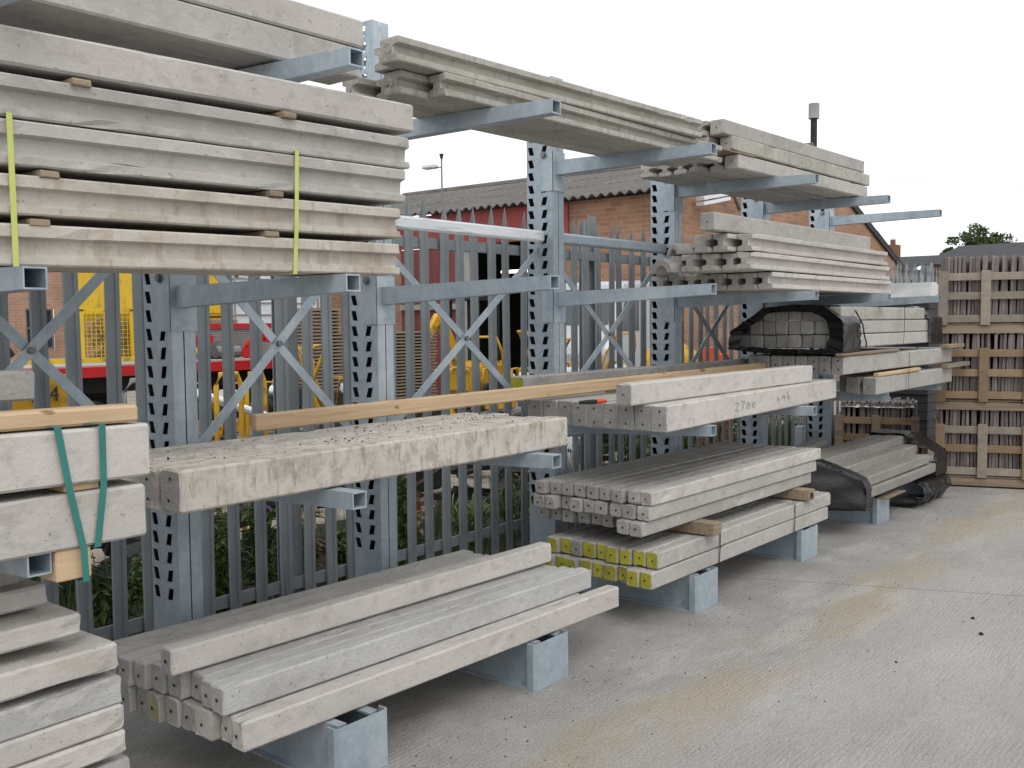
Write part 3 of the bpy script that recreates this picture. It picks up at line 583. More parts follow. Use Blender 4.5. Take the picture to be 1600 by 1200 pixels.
def saddle(name, label, x, y, z, s, rz, up=1):
    b = MB(); n = 14; th = .035; wd = .12; out = []
    for k in range(n+1):
        a = pi*k/n; rr_ = .085*(1+.03*sin(5*a)); out.append((cos(a)*rr_, sin(a)*rr_*.75*up))
    inn = [(p[0]*.55, p[1]*.5) for p in out]
    vs = []
    for yv in (-wd/2, wd/2): vs += [(p[0]*s, yv*s, p[1]*s) for p in out]+[(p[0]*s, yv*s, p[1]*s) for p in inn]
    m_ = n+1; fs = []
    for k in range(n):
        fs += [(k, k+1, m_+k+1, m_+k), (2*m_+k+1, 2*m_+k, 3*m_+k, 3*m_+k+1), (k+1, k, 2*m_+k, 2*m_+k+1), (m_+k, m_+k+1, 3*m_+k+1, 3*m_+k)]
    fs += [(0, m_, 3*m_, 2*m_), (m_-1, 3*m_-1, 4*m_-1, 2*m_-1)]
    b.add(vs, fs); o = b.build(name, M_conc, loc=(x, y, z), rot=(0, 0, rz), local=True, smooth=False, bevel=.004, label=label, cat='concrete cap', group='curved cast pieces'); return o
saddle('curved_cap', 'leftmost curved concrete cap on the far middle arms', 2.60, -.36, 1.953, 1.35, .5)
saddle('curved_cap', 'curved concrete cap between the leftmost one and the slotted posts', 2.42, -.50, 1.953, 1.5, 1.1)
saddle('curved_cap', 'tilted curved concrete cap perched above the other two caps', 2.44, -.57, 2.072, 1.2, .9)
saddle('curved_cap', 'small curved concrete cap against the third row of slotted posts', 2.47, -.70, 2.072, 1.25, 1.3)
# TOP ARMS B-C slotted posts
yy = -.955
for i in range(4):
    beam('slotted_post', '%s of the bottom row of slotted posts on the top arms' % ORD[i], 'slotted post', 'slotted posts on the near top arms', -.235-[0, .16, .10, .20][i], 2.25-[0, .1, .05, .1][i], yy+.06, yy-.0, 2.620, 2.620, .108, .10, M_moss, 'slot', 1, end=M_moss, chip=.05)
    yy += .112
yy = -.985
for i in range(3):
    beam('slotted_post', '%s of the upper row of slotted posts on the top arms' % ORD[i], 'slotted post', 'slotted posts on the near top arms', -.49+[0, .07, .25][i], 1.93-[0, .0, .04][i], yy+.12, yy, 2.724, 2.724, .11, .105, M_moss, 'slot', 1, end=M_moss, chip=.05)
    yy += .114
# TOP ARMS D-E
yy = -.93
for i in range(6):
    beam('slotted_post', '%s of the bottom row of posts on the far top arms' % ORD[i], 'slotted post', 'posts on the far top arms', 2.52+[0, .02, -.03, .0, .02, -.02][i], 4.72, yy, yy-.07, 2.618, 2.618, .102, .092, M_conc, 'slot' if i else 'rect', 1, end=M_conc, chip=.05)
    yy += [.117, .128, .13, .13, .12, .1][i]
beam('timber_lath', 'thin mossy lath between the rows of posts on the far top arms', 'timber lath', None, 2.16, 2.75, -.92, -.94, 2.712, 2.712, .3, .007, M_woodg, holes=0, jit=.0003, chip=0, end=M_woodg)
beam('concrete_post', 'front post of the middle row on the far top arms', PO, 'plain posts on the far top arms', 2.44, 4.80, -.935, -.99, 2.722, 2.722, .1, .092, M_moss, 'rect', 1, end=M_conc, chip=.05)
beam('concrete_post', 'rear post of the middle row on the far top arms', PO, 'plain posts on the far top arms', 2.35, 4.80, -.80, -.84, 2.722, 2.722, .1, .092, M_moss, 'rect', 1, end=M_conc, chip=.05)
beam('concrete_post', 'front post of the topmost row on the far top arms', PO, 'plain posts on the far top arms', 2.35, 4.69, -.91, -.985, 2.817, 2.817, .1, .095, M_conc, 'rect', 1, end=M_conc, chip=.04)
beam('slotted_post', 'rear slotted post of the topmost row on the far top arms', 'slotted post', 'plain posts on the far top arms', 2.33, 4.65, -.80, -.85, 2.817, 2.817, .1, .095, M_moss, 'slot', 1, end=M_conc, chip=.04)
beam('slotted_post', 'rearmost broken ended slotted post on top of the far top arms', 'slotted post', 'plain posts on the far top arms', 2.30, 4.6, -.68, -.72, 2.722, 2.722, .1, .16, M_moss, 'slot', 1, end=M_conc, chip=.12)
# GROUND FEET, far left: stack of thick slabs
GL = [(.250, .135, -1.96, .00, 'bottom layer', M_conc), (.408, .066, -1.988, -.02, 'sixth layer down', M_pale), (.478, .073, -1.986, -.015, 'fifth layer down', M_pale), (.553, .082, -1.984, -.01, 'fourth layer down, pitted bluish grey', M_blue), (.655, .075, -1.99, -.005, 'third layer down', M_pale), (.770, .060, -2.075, .04, 'second layer down', M_pale), (.846, .060, -2.12, .14, 'topmost full layer', M_conc)]
for i, (z, h, x1, dy, wn, mt) in enumerate(GL):
    beam('concrete_slab_beam', '%s in the ground stack at bottom left' % wn, 'concrete beam', 'ground stack at bottom left', -3.9, x1, -1.19+dy, -1.19+dy, z-.012, z, .30, h, mt, holes=0, jit=.003, chip=.08, end=M_pale)
beam('concrete_slab_beam', 'short grey offcut on the ground stack at bottom left', 'concrete beam', 'ground stack at bottom left', -3.5, -2.17, -1.0, -1.0, .907, .910, .16, .06, M_conc, holes=0, jit=.003, chip=.08)
for x in (-2.32, -3.1):
    pass
b = MB(); b.box(-2.40, -2.28, -1.19, -.85, .213, .238); b.build('timber_packer', M_woodg, label='dark timber packer under the ground stack at bottom left', cat='timber packer')
b = MB(); b.box(-2.42, -2.30, -1.18, -.85, .385, .397); b.build('timber_packer', M_woodg, label='flat timber packer inside the ground stack at bottom left', cat='timber packer')
# GROUND FEET A-B
yy = -1.117; n = 9
for i in range(n):
    w_ = [.075, .078, .11, .075, .085, .08, .085, .09, .09][i]; x0 = -1.515+[0, .015, -.015, -.01, -.02, -.04, -.03, -.05, -.04][i]
    beam('concrete_post', '%s of the bottom row in the near ground stack' % ORD[i], PO, 'near ground stack of posts', x0, .675-[0, .22, .25, .2, .2, .2, .2, .2, .2][i], yy, yy-.075+(.0 if i == 0 else .002*i), .214, .214, w_, .103, M_pale if i == 0 else M_conc, holes=1, hr=.007, end=M_pale if i < 3 else (M_dim if i == 5 else M_end), chip=.05, jit=.002)
    yy += w_+.004
yy = -1.03
for i in range(9):
    w_ = [.075, .075, .085, .09, .085, .08, .09, .085, .08][i]; x0 = -1.53+[0, .01, .03, .0, -.01, -.03, -.04, -.05, -.06][i]
    beam('concrete_post', '%s of the second row in the near ground stack' % ORD[i], PO, 'near ground stack of posts', x0, .56-[0, .03, .06, .05, .1, .1, .1, .1, .08][i], yy, yy-.075, .320, .320, w_, .098 if i < 3 else .104, M_blue if i < 3 else M_conc, holes=1, hr=.007, end=M_grey if i < 5 else M_end, chip=.05, jit=.002)
    yy += w_+.004
beam('concrete_post', 'single pale post on top of the near ground stack', PO, 'near ground stack of posts', -1.585, .52, -.815, -.89, .428, .428, .075, .095, M_pale, holes=1, hr=.008, chip=.02)
# GROUND FEET C-D: yellow ended posts
for r_ in range(2):
    yy = -1.165+(.0 if r_ == 0 else -.002)
    for i in range(9):
        w_ = .076+[.0, .004, -.002, .006, 0, .01, -.004, .004, .002][i]
        beam('yellow_ended_post', '%s of the %s row of yellow ended posts' % (ORD[i], ['lower', 'upper'][r_]), PO, 'yellow ended posts on the ground feet', 1.055+r_*.045+R.uniform(-.025, .02), 3.42+(.05 if r_ else 0)+R.uniform(-.02, .0), yy, yy-.035, .214+r_*.097, .214+r_*.097, w_, .092, M_conc if i < 2 else M_grey, holes=1, hr=.006, end=M_end if (r_ == 1 and i == 6) else M_yend, chip=.04)
        yy += w_+.004
for (xa, xb, y0, z, mt, lb) in ((1.60, 1.70, -1.235, .412, M_woodg, 'left dark timber packer above the yellow ended posts'), (2.98, 3.08, -1.235, .412, M_woodg, 'right dark timber packer above the yellow ended posts')):
    b = MB(); b.box(xa, xb, y0, -.42, z, z+.072); b.build('timber_packer', mt, label=lb, cat='timber packer', group='packers above the yellow ended posts', bevel=.004)
def band(x, y0, y1, z0, z1, lb, g):
    strap('steel_band', lb, [(x-.01, y0, z0), (x, y0-.002, (z0+z1)/2), (x+.004, y0, z1), (x, y1, z1), (x, y1, z0)], .01, M_wire, 'packing band', g)
band(1.78, -1.182, -.45, .210, .412, 'thin black band round the yellow ended posts near their left end', 'bands round posts')
band(2.83, -1.198, -.45, .210, .412, 'thin black band round the yellow ended posts near their right end', 'bands round posts')
band(5.0, -1.262, -.9, 1.042, 1.364, 'thin black band round the posts on the far lower arms', 'bands round posts')
band(5.06, -1.20, -.3, 1.415, 1.74, 'thin black band round the black wrapped bundle', 'bands round posts')
for r_ in range(3):
    n = [9, 9, 9][r_]; yy = -1.10-[0, .02, .03][r_]
    for i in range(n):
        if r_ == 0: x0 = 1.045+[0, .0, .12, .12, .14, .12, .1, .12, .1][i]
        else: x0 = 1.09+R.uniform(-.03, .03)
        w_ = .079+R.uniform(-.003, .006)
        beam('concrete_post', '%s of the %s row in the stack above the yellow ended posts' % (ORD[i], ['bottom', 'middle', 'top'][r_]), PO, 'weathered posts above the yellow ended ones', x0, 3.28+r_*.05+R.uniform(-.02, .0), yy, yy-.03, .486+r_*.081, .486+r_*.081, w_, .077, (M_pale if r_ == 2 else M_conc) if i == 0 else M_grey, holes=1, hr=.0065, end=M_grey if i % 3 else M_conc, hole_mat=M_red if (i == 0 and r_ == 2) else None, chip=.05)
        yy += w_+.004+(.012 if R.random() < .3 else 0)
# GROUND FEET E-F: stepped stack half wrapped in black plastic
ST = [(-1.262, .270, 4.06, 5.92, 'lowest front'), (-1.235, .350, 4.05, 5.68, 'second step'), (-1.095, .425, 3.90, 5.80, 'third step'), (-.975, .490, 3.78, 6.15, 'fourth step'), (-.85, .492, 3.62, 6.05, 'highest rear')]
for i, (y, z, xa, xb, wn) in enumerate(ST):
    beam('concrete_post', '%s post of the stepped stack wrapped in black plastic by the crates' % wn, PO, 'stepped stack in black plastic', xa, xb, y, y-.01, z, z-.005+.01*(i % 2), .15, .078, M_brown, holes=0, end=M_grey)
beam('concrete_post', 'loose grey post lying behind the stepped stack', PO, None, 3.60, 4.9, -.62, -.62, .50, .55, .12, .05, M_brown, holes=0)
for i in range(3):
    beam('concrete_post', 'buried post number %s from the front inside the stepped stack' % ['one', 'two', 'three'][i], PO, 'stepped stack in black plastic', 4.02, 5.8, -1.10+.14*i, -1.11+.14*i, .216, .216, .12, [.19, .25, .26][i], M_grey, holes=0, end=M_woodg)
b = MB(); b.box(3.88, 4.02, -1.12, -1.0, .235, .335); b.build('timber_block', M_woodg, label='brown timber block showing through the plastic of the stepped stack', cat='timber block', bevel=.004)
sheet('plastic_sheet', 'black plastic folded round the left end of the stepped stack', [(-1.05, .213), (-1.280, .225), (-1.280, .36), (-1.25, .435), (-1.11, .51), (-.98, .575), (-.69, .58)], 3.95, 4.07, M_black, seed=8, amp=.006, shear=.75)
b = MB(); TP = [(-1.285, .36), (-1.25, .44), (-1.11, .515), (-.98, .58), (-.69, .585), (-.35, .40)]; vs = []; NY, NZ = 26, 12
for i in range(NY+1):
    y = -1.285+.935*i/NY
    for (a, c) in zip(TP[:-1], TP[1:]):
        if a[0]-1e-6 <= y <= c[0]+1e-6: zt = a[1]+(c[1]-a[1])*(y-a[0])/(c[0]-a[0])
    for j in range(NZ+1):
        z = .20+(zt-.20)*j/NZ; vs.append((3.945+.030*noise.noise(Vector((y*7, z*7, 5)))+.012*noise.noise(Vector((y*22, z*12, 9)))-.75*max(0, y+1.26), y, z))
b.add(vs, [(i*(NZ+1)+j, (i+1)*(NZ+1)+j, (i+1)*(NZ+1)+j+1, i*(NZ+1)+j+1) for i in range(NY) for j in range(NZ)])
o = b.build('plastic_sheet', M_black, label='creased black plastic hanging over the left end faces of the stepped stack', cat='plastic sheet', group='black plastic wrapping', smooth=True); o.modifiers.new('t', 'SOLIDIFY').thickness = .002
sheet('plastic_sheet', 'black plastic hanging over the right end of the stepped stack', [(-1.27, .22), (-1.275, .36), (-1.25, .44), (-1.115, .515), (-.985, .58), (-.69, .585), (-.68, .2)], 5.78, 6.12, M_black, seed=9, amp=.014)
sheet('plastic_sheet', 'crumpled black plastic skirt trailing under the right end of the stepped stack', [(-1.20, .235), (-1.29, .20), (-1.31, .12), (-1.24, .03), (-1.0, .02)], 5.3, 6.06, M_black, seed=12, amp=.04)
b = MB(); b.box(4.45, 4.9, -1.28, -1.2, .214, .224); b.build('timber_lath', M_woodg, label='flat lath on the foot below the stepped stack', cat='timber lath')
# loose galvanised box section standing by the last upright
b = MB(); b.box(5.78, 5.90, -.02, .05, 0, .60); b.build('steel_offcut', M_galv, label='short galvanised post stub standing beside the last upright', cat='steel stub', bevel=.004)

# ------------------------------------------------------------------ tile crates
UX, UY = .30, -.954
CW, CD = .80, .95
ang = math.atan2(UY, UX)
tile_me = None
def crate(P, top, name_lbl, wood, ntile=27, wlim=CW, seed=0, woodb=None):
    """P = near left bottom corner (world), local u along the face, v away"""
    rr = random.Random(seed); woodb = woodb or wood
    c = empty('tile_crate', P, name_lbl, 'crate', 'wooden crates of roof tiles', ang)
    def part(nm_, x0, x1, y0, y1, z0, z1, mt):
        b = MB(); j = rr.uniform(-.004, .004); b.box(x0, x1, y0, y1, z0+j, z1+j); 
        o = b.build(nm_, mt, None, loc=((x0+x1)/2, (y0+y1)/2, z0), bevel=.003); l = o.location.copy(); o.parent = c; o.location = l; return o
    H = top
    for x in (.0, CW/2-.05, CW-.10): part('base_block', x, x+.10, .02, CD-.02, .012, .075, wood)
    part('base_board', -.02, CW+.02, -.018, .015, .003, .076, M_woodg); part('deck_board', 0, CW, 0.0, .10, .077, .097, woodb); part('deck_board', 0, CW, .3, .4, .077, .097, wood); part('deck_board', 0, CW, .8, .9, .077, .097, wood)
    for z in (.11, .325, .51): 
        part('slat', .0, wlim, -.022, -.002, z, z+.072, wood if rr.random() < .6 else woodb); part('slat', 0, CW, CD, CD+.02, z, z+.072, wood)
        part('side_slat', -.0, .02, 0.0, CD, z, z+.07, wood)
    for x in (-.02, CW/2-.045, CW-.06): part('corner_post', x, x+.085, -.044, -.024, .08, .60, wood if rr.random() < .5 else woodb)
    global tile_me
    lt = 'brown tile on edge in the %s' % name_lbl
    x = .03
    k = 0
    while x < wlim-.02:
        if tile_me is None:
            b = MB(); b.prism([(p[0], p[1]) for p in rect(.30, .635, .006)], 0, .025, 1, .002, 0)
            tile_me = b.build('clay_tile', M_tile, loc=(0, 0, 0), local=True); t = tile_me
        else:
            t = tile_me.copy(); COL.objects.link(t)
        u = Vector((UX, UY, 0)).normalized(); v = Vector((-u.y, u.x, 0)); yo = .02+rr.uniform(0, .02)
        t.location = Vector(P)+u*x+v*yo+Vector((0, 0, .099+rr.uniform(-.006, .012))); t.rotation_euler = (0, rr.uniform(-.03, .05), ang+rr.uniform(-.03, .03))
        tag(t, lt, 'roof tile', 'tiles in the '+name_lbl)
        x += rr.choice([.0275, .028, .029, .030, .034]); k += 1
    # bulk behind the front row so that the crate is full
    for row in (1, 2):
        b = MB(); 
        xx = .03
        while xx < CW-.03:
            b.box(xx, xx+.024, .02+.31*row-.0, .30+.31*row, .10, .70+rr.uniform(0, .03)); xx += rr.choice([.024, .028, .04])
        o = b.build('tile_row', M_tile, None, loc=(0, 0, 0)); o.parent = c; o.location = (0, 0, 0)
    return c
P0 = Vector((6.70, -1.03, 0)); u = Vector((UX, UY, 0)).normalized(); DZ = .735
tier = ['bottom', 'middle', 'top']
for k in range(3):
    crate(tuple(P0+Vector((.02*(k == 2)-.02, .0, .015+DZ*k))), .6, '%s tile crate of the near right stack' % tier[k], [M_woodo, M_woodo, M_woodp][k], seed=k+1, woodb=[M_woodp, M_woodo, M_woodp][k])
for k in range(3):
    crate(tuple(P0+u*(CW+.03)+Vector((0, 0, .015+DZ*k))), .6, '%s tile crate at the right edge of the picture' % tier[k], [M_woodo, M_woodp, M_woodp][k], seed=k+5, wlim=CW)
crate((7.03, .10, .015), .6, 'single low tile crate behind the stepped stack', M_woodo, seed=9, woodb=M_woodg)
b = MB(); vs = []; n = 14
for i in range(n+1):
    for j in range(5): vs.append(Vector((7.04, .05, 0))+u*(.72*i/n)+Vector((.95, .3, 0)).normalized()*(j*.08)+Vector((0, 0, .70+.018*noise.noise(Vector((i*.9, j*1.3, 2))))))
b.add(vs, [(i*5+j, i*5+j+1, (i+1)*5+j+1, (i+1)*5+j) for i in range(n) for j in range(4)])
o = b.build('plastic_film', M_wrap, label='crumpled clear film on top of the low tile crate', cat='plastic film', smooth=True); sm = o.modifiers.new('t', 'SOLIDIFY'); sm.thickness = .003
# white wrapped load
wl = empty('wrapped_pallet_load', (9.3, -.05, 0), 'tall pallet of dark slabs topped with white plastic beyond the crates', 'pallet load')
b = MB(); n = 10
for (z0, z1, dx) in ((1.86, 2.06, .02),):
    vs = []; fs = []
    per = [(8.75+dx, -.35), (9.25, -.37), (9.75, -.35), (9.77, -.0), (9.75, .28), (9.2, .29), (8.75+dx, .28), (8.73+dx, 0)]
    for k in range(n+1):
        z = z0+(z1-z0)*k/n
        for (x, y) in per: vs.append((x+.02*noise.noise(Vector((x*3, y*3, z*6))), y+.02*noise.noise(Vector((x*3, z*6, y))), z))
    m_ = len(per)
    for k in range(n):
        for i in range(m_): fs.append((k*m_+i, k*m_+(i+1) % m_, (k+1)*m_+(i+1) % m_, (k+1)*m_+i))
    fs.append(tuple(n*m_+i for i in range(m_))); b.add(vs, fs)
b.build('wrapped_stack', M_wrap, wl)
b = MB()
for k in range(17): b.box(8.78+.01*(k%3), 9.74, -.33, .27, .12+.102*k, .215+.102*k)
b.build('slab_stack', M_slate, wl)
b = MB(); 
for y in (-.3, -.05, .2): b.box(8.8, 9.7, y-.04, y+.04, 0, .10)
b.box(8.75, 9.75, -.34, .27, .10, .118); b.build('pallet', M_woodg, wl)

# ------------------------------------------------------------------ workshop
shop = empty('brick_workshop', (10.0, 3.9, 0), 'orange brick workshop with grey corrugated roof and red trimmed doorway', 'building')
EY, EZ, AX, AZ, RX, RZ, YE = 3.9, 3.60, 15.54, 4.90, 21.0, 2.93, 15.0
b = MB(); b.add([(10, EY, 0), (RX, EY, 0), (RX, EY, RZ), (AX, EY, AZ), (10, EY, EZ)], [(0, 1, 2, 3, 4)]); b.build('gable_wall', M_brick, shop, loc=(10, EY, 0))
b = MB()
def wy(y0, y1, z0, z1, X=10.0): b.add([(X, y0, z0), (X, y1, z0), (X, y1, z1), (X, y0, z1)], [(3, 2, 1, 0)])
wy(EY, 5.95, 0, 3.02); wy(EY, 5.72, 3.02, 3.6)
b.build('side_wall', M_brick, shop, loc=(10, EY, 0))
b = MB(); wy(9.6, YE, 0, 3.02); b.build('rear_side_wall', M_brick, shop, loc=(10, EY, 0))
b = MB(); b.box(9.96, 10.05, 5.72, 12.5, 3.02, 3.60); b.box(9.97, 10.04, 5.95, 6.0, 2.93, 3.02); b.build('red_fascia', M_fascia, shop)
b = MB(); b.box(9.99, 10.05, 12.5, YE, 3.02, 3.6); b.build('wall_plate', M_cement, shop)
b = MB(); b.box(9.93, 10.1, 7.78, 7.98, 0, 3.0); b.build('door_post', M_cement, shop)
b = MB()
for k in range(8):
    y = 8.0+.2*k; b.box(9.98, 10.02, y+.004, y+.196, 0, 3.0)
b.build('sliding_door', M_maroon, shop)
b = MB(); b.box(9.93, 9.975, 8.0, 9.6, 1.88, 1.98); b.build('door_rail', M_cement, shop)
b = MB(); b.box(10.05, 10.4, 5.98, 7.78, 0, .002); 
b.add([(14.5, 5, 0), (14.5, 9, 0), (14.5, 9, 3.6), (14.5, 5, 3.6)], [(0, 1, 2, 3)]); b.add([(10.1, 9, 0), (14.5, 9, 0), (14.5, 9, 3.6), (10.1, 9, 3.6)], [(0, 1, 2, 3)]); b.add([(10.1, 4.6, 0), (14.5, 4.6, 0), (14.5, 4.6, 3.6), (10.1, 4.6, 3.6)], [(0, 1, 2, 3)])
b.build('dark_interior', M_dark, shop)
b = MB(); b.tube([(11.4, 6.4, 2.60), (11.4, 8.3, 2.60)], .03, 8); b.build('strip_light', M_tube, shop)
b = MB(); b.tube([(11.2, 5.9, 2.62), (11.2, 6.15, 2.62)], .03, 8); b.build('strip_light', M_tube, shop)
# corrugated roof slopes (ridges run up the slope)
def corr(x0, z0, x1, z1, y0, y1, pitch=.177, amp=.03):
    b = MB(); n = int((y1-y0)/pitch*6); vs = []
    sl = (z1-z0)/(x1-x0); 
    for k in range(n+1):
        y = y0+(y1-y0)*k/n; dz = amp*sin(2*pi*(y-y0)/pitch)
        for t in (0, .33, .331, .66, .661, 1):
            x = x0+(x1-x0)*t; st = .012*(1 if t in (.331, .33) else 0)
            vs.append((x, y, z0+(z1-z0)*t+dz+(.014 if t in (.33, .66) else 0)*0+(.016 if t in (.331, .661) else 0)))
    b.add(vs, [(k*6+j, (k+1)*6+j, (k+1)*6+j+1, k*6+j+1) for k in range(n) for j in range(5)]); return b
o = corr(9.78, 3.62, AX, AZ+.06, EY-.06, YE).build('roof', M_roof, shop); s_ = o.modifiers.new('t', 'SOLIDIFY'); s_.thickness = .012
o = corr(AX, AZ+.06, RX+.3, RZ-.04, EY-.06, YE).build('roof', M_roof, shop); s_ = o.modifiers.new('t', 'SOLIDIFY'); s_.thickness = .012
b = MB(); b.bar((AX, EY-.03, AZ+.02), (RX+.3, EY-.03, RZ-.09), .13, .05); b.bar((9.78, EY-.03, EZ-.03), (AX, EY-.03, AZ+.02), .13, .05); b.build('barge_board', M_slate, shop)
b = MB(); b.tube([(AX, EY-.08, AZ+.09), (AX, YE, AZ+.09)], .09, 8); b.build('ridge_cap', M_roof, shop)
# flue, mast, wall light
b = MB(); b.tube([(17.75, 4.7, 4.2), (17.75, 4.7, 6.0)], .07, 12); b.build('flue_pipe', M_dark, None, label='tall metal flue pipe with pale cap on the workshop roof', cat='flue')
fl = bpy.data.objects[-1] if False else [o for o in bpy.data.objects if o.name.startswith('flue_pipe')][0]
b = MB(); b.tube([(17.75, 4.7, 5.98), (17.75, 4.7, 6.0), (17.75, 4.7, 6.30)], .115, 14); b.build('flue_cap', M_cement, fl)
for z in (5.2,) if False else (): one(lambda m_: m_.tube([(17.75, 4.7, z), (17.75, 4.7, z+.05)], .078, 12), 'band', M_galvb, fl)
mast = empty('floodlight_mast', (11.0, 9.46, 3.9), 'thin mast with a grey floodlight on the workshop roof', 'floodlight')
b = MB(); b.tube([(11, 9.46, 3.88), (11, 9.46, 4.85)], .017, 6); b.tube([(11, 9.46, 4.66), (11, 9.62, 4.68)], .012, 5); b.build('mast', M_steel, mast)
b = MB(); b.tube([(11, 9.46, 4.82), (11, 9.46, 4.92)], .045, 8, rs=[.02, .045]); b.build('sensor_cap', M_dark, mast)
b = MB(); b.box(10.9, 11.08, 9.60, 9.92, 4.66, 4.74); b.build('lamp_head', M_white, mast, bevel=.02)
wlg = empty('wall_lamp', (11.1, 3.85, 3.5), 'white double floodlight fixed on the gable brickwork', 'lamp')
for dz in (0, .09):
    b = MB(); b.bar((10.75, 3.72, 3.47+dz*.9), (11.42, 3.60, 3.60+dz*.9), .055, .16); b.build('lamp_housing', M_white, wlg)
b = MB(); b.tube([(11.35, 3.88, 3.62), (11.3, 3.62, 3.56)], .02, 6); b.build('bracket', M_steel, wlg)
b = MB(); b.tube([(11.75, 3.87, 3.75), (11.9, 3.7, 3.7), (12.2, 3.75, 3.5)], .035, 6); b.build('wall_pipe', M_steel, label='bent grey pipe on the gable wall near the lamp', cat='pipe')

# left brick building
lb_ = empty('brick_building', (8, 22, 0), 'pinkish brick building with a small dark window behind the yellow lorry', 'building')
b = MB(); WX = (8.76, 9.50, 1.05, 2.10)
X0, X1 = -4, 16
b.add([(X0, 22, 0), (WX[0], 22, 0), (WX[0], 22, 6), (X0, 22, 6)], [(0, 1, 2, 3)]); b.add([(WX[1], 22, 0), (X1, 22, 0), (X1, 22, 6), (WX[1], 22, 6)], [(0, 1, 2, 3)])
b.add([(WX[0], 22, 0), (WX[1], 22, 0), (WX[1], 22, WX[2]), (WX[0], 22, WX[2])], [(0, 1, 2, 3)]); b.add([(WX[0], 22, WX[3]), (WX[1], 22, WX[3]), (WX[1], 22, 6), (WX[0], 22, 6)], [(0, 1, 2, 3)])
b.build('wall', M_brick2, lb_)
wn_ = one(lambda m_: (m_.box(WX[0]+.0, WX[1], 22.1, 22.14, WX[2], WX[3])), 'window', M_glass, lb_)
def wf(m_):
    for z in (WX[2], (WX[2]+WX[3])/2, WX[3]-.05): m_.box(WX[0], WX[1], 22.04, 22.09, z, z+.05)
    for x in (WX[0], (WX[0]+WX[1])/2, WX[1]-.05): m_.box(x, x+.05, 22.03, 22.085, WX[2], WX[3])
one(wf, 'window_frame', M_steel, wn_)
one(lambda m_: m_.box(X0-.3, X1+.3, 21.8, 30, 6, 6.2), 'roof', M_slate, lb_)

# ------------------------------------------------------------------ vehicles and plant behind the fence
def wheel(p, r, wd, parent, ax=(0, 1, 0), mat=M_dark):
    p = Vector(p); a = Vector(ax).normalized(); b = MB()
    b.tube([p-a*wd/2, p-a*wd*.42, p+a*wd*.42, p+a*wd/2], r, 18, rs=[r*.88, r, r, r*.88]); w_ = b.build('wheel', mat, parent)
    b = MB(); b.tube([p-a*(wd/2+.006), p+a*(wd/2+.006)], r*.5, 12); b.build('rim', M_steel, w_)
# yellow lorry
yl = empty('yellow_lorry', (3.9, 9.5, 0), 'bright yellow lorry cab with a mesh sided body', 'lorry')
b = MB(); b.box(4.25, 5.9, 9.1, 11.2, 1.72, 2.9); b.build('cab', M_yel2, yl, bevel=.10)
b = MB()
for z in (1.72, 1.78, 2.0, 2.06, 2.12): b.box(4.3, 5.85, 9.085, 9.1, z, z+.02)
b.box(4.8, 4.82, 9.085, 9.1, 1.55, 2.7); b.build('ribs', M_yel, yl)
b = MB(); b.box(4.35, 4.75, 9.08, 9.096, 2.3, 2.7); b.build('side_window', M_glass, yl)
b = MB()
for x in (3.28, 3.62, 4.0, 4.4, 4.8): b.box(x, x+.05, 8.9, 8.94, 1.18, 1.86)
for k in range(12): b.box(3.3, 4.85, 8.91, 8.925, 1.2+k*.055, 1.208+k*.055)
for k in range(24): b.box(3.3+k*.065, 3.307+k*.065, 8.902, 8.91, 1.2, 1.84)
b.box(3.28, 4.85, 8.9, 8.94, 1.84, 1.88)
b.build('mesh_side', M_yel2, yl)
b = MB(); b.box(3.95, 5.85, 9.02, 9.08, 1.165, 1.715); b.build('load_panel', M_woodg, yl)
b = MB(); b.box(3.3, 5.8, 9.0, 11, 1.02, 1.16); b.build('deck', M_steel, yl)
b = MB(); b.box(3.1, 5.3, 9.2, 11, .75, 1.0); b.build('chassis', M_dark, yl)
for x in (3.5, 4.9): wheel((x, 9.15, .42), .42, .25, yl)
b = MB(); rr = random.Random(5)
for k in range(90):
    x = rr.uniform(3.45, 4.8); z = rr.uniform(1.2, 1.7); b.bar((x, 8.98+rr.random()*.05, z), (x+rr.uniform(-.2, .2), 9.0+rr.random()*.08, z+rr.uniform(-.1, .15)), .05, .03)
b.build('scrap_load', M_woodg, label='brown scrap load inside the mesh sided body of the yellow lorry', cat='scrap', kind='stuff')
# long yellow striped beam (trailer edge) and red flatbed
fb = empty('red_flatbed', (4.5, 8, 0), 'red flatbed recovery lorry with slatted headboard and wheel ramps', 'lorry')
b = MB(); b.box(1.6, 6.7, 7.95, 8.02, 1.00, 1.13); b.build('side_rail', M_redp, fb)
b = MB(); b.box(1.6, 6.7, 8.02, 10.0, 1.09, 1.15); b.build('deck', M_cement, fb)
b = MB(); b.box(4.15, 6.35, 8.85, 8.9, 1.16, 1.58)
for k in range(12): b.box(4.15, 6.35, 8.83, 8.85, 1.17+k*.034, 1.185+k*.034)
hb = b.build('headboard', M_cement, fb)
b = MB(); b.box(4.1, 6.4, 8.8, 8.93, 1.582, 1.66); b.build('headboard_rail', M_redp, hb)
for x in (4.75, 5.75):
    pts = [(x-.30, 8.3, 1.16), (x-.26, 8.3, 1.30), (x-.14, 8.3, 1.42), (x+.02, 8.3, 1.46), (x+.14, 8.3, 1.42)]
    b = MB(); 
    for p, q in zip(pts[:-1], pts[1:]): b.bar(p, q, .07, .12, up=(0, 1, 0))
    b.build('wheel_ramp', M_redp, fb)
b = MB(); b.tube([(5.0, 8.4, 1.25), (5.4, 8.4, 1.25)], .09, 10); b.box(5.0, 5.3, 8.5, 8.8, 1.15, 1.40); b.build('winch', M_steel, fb)
b = MB(); b.box(1.8, 6.6, 8.3, 8.5, .78, .98); b.box(1.8, 6.6, 9.5, 9.7, .78, .98); b.build('chassis', M_dark, fb)
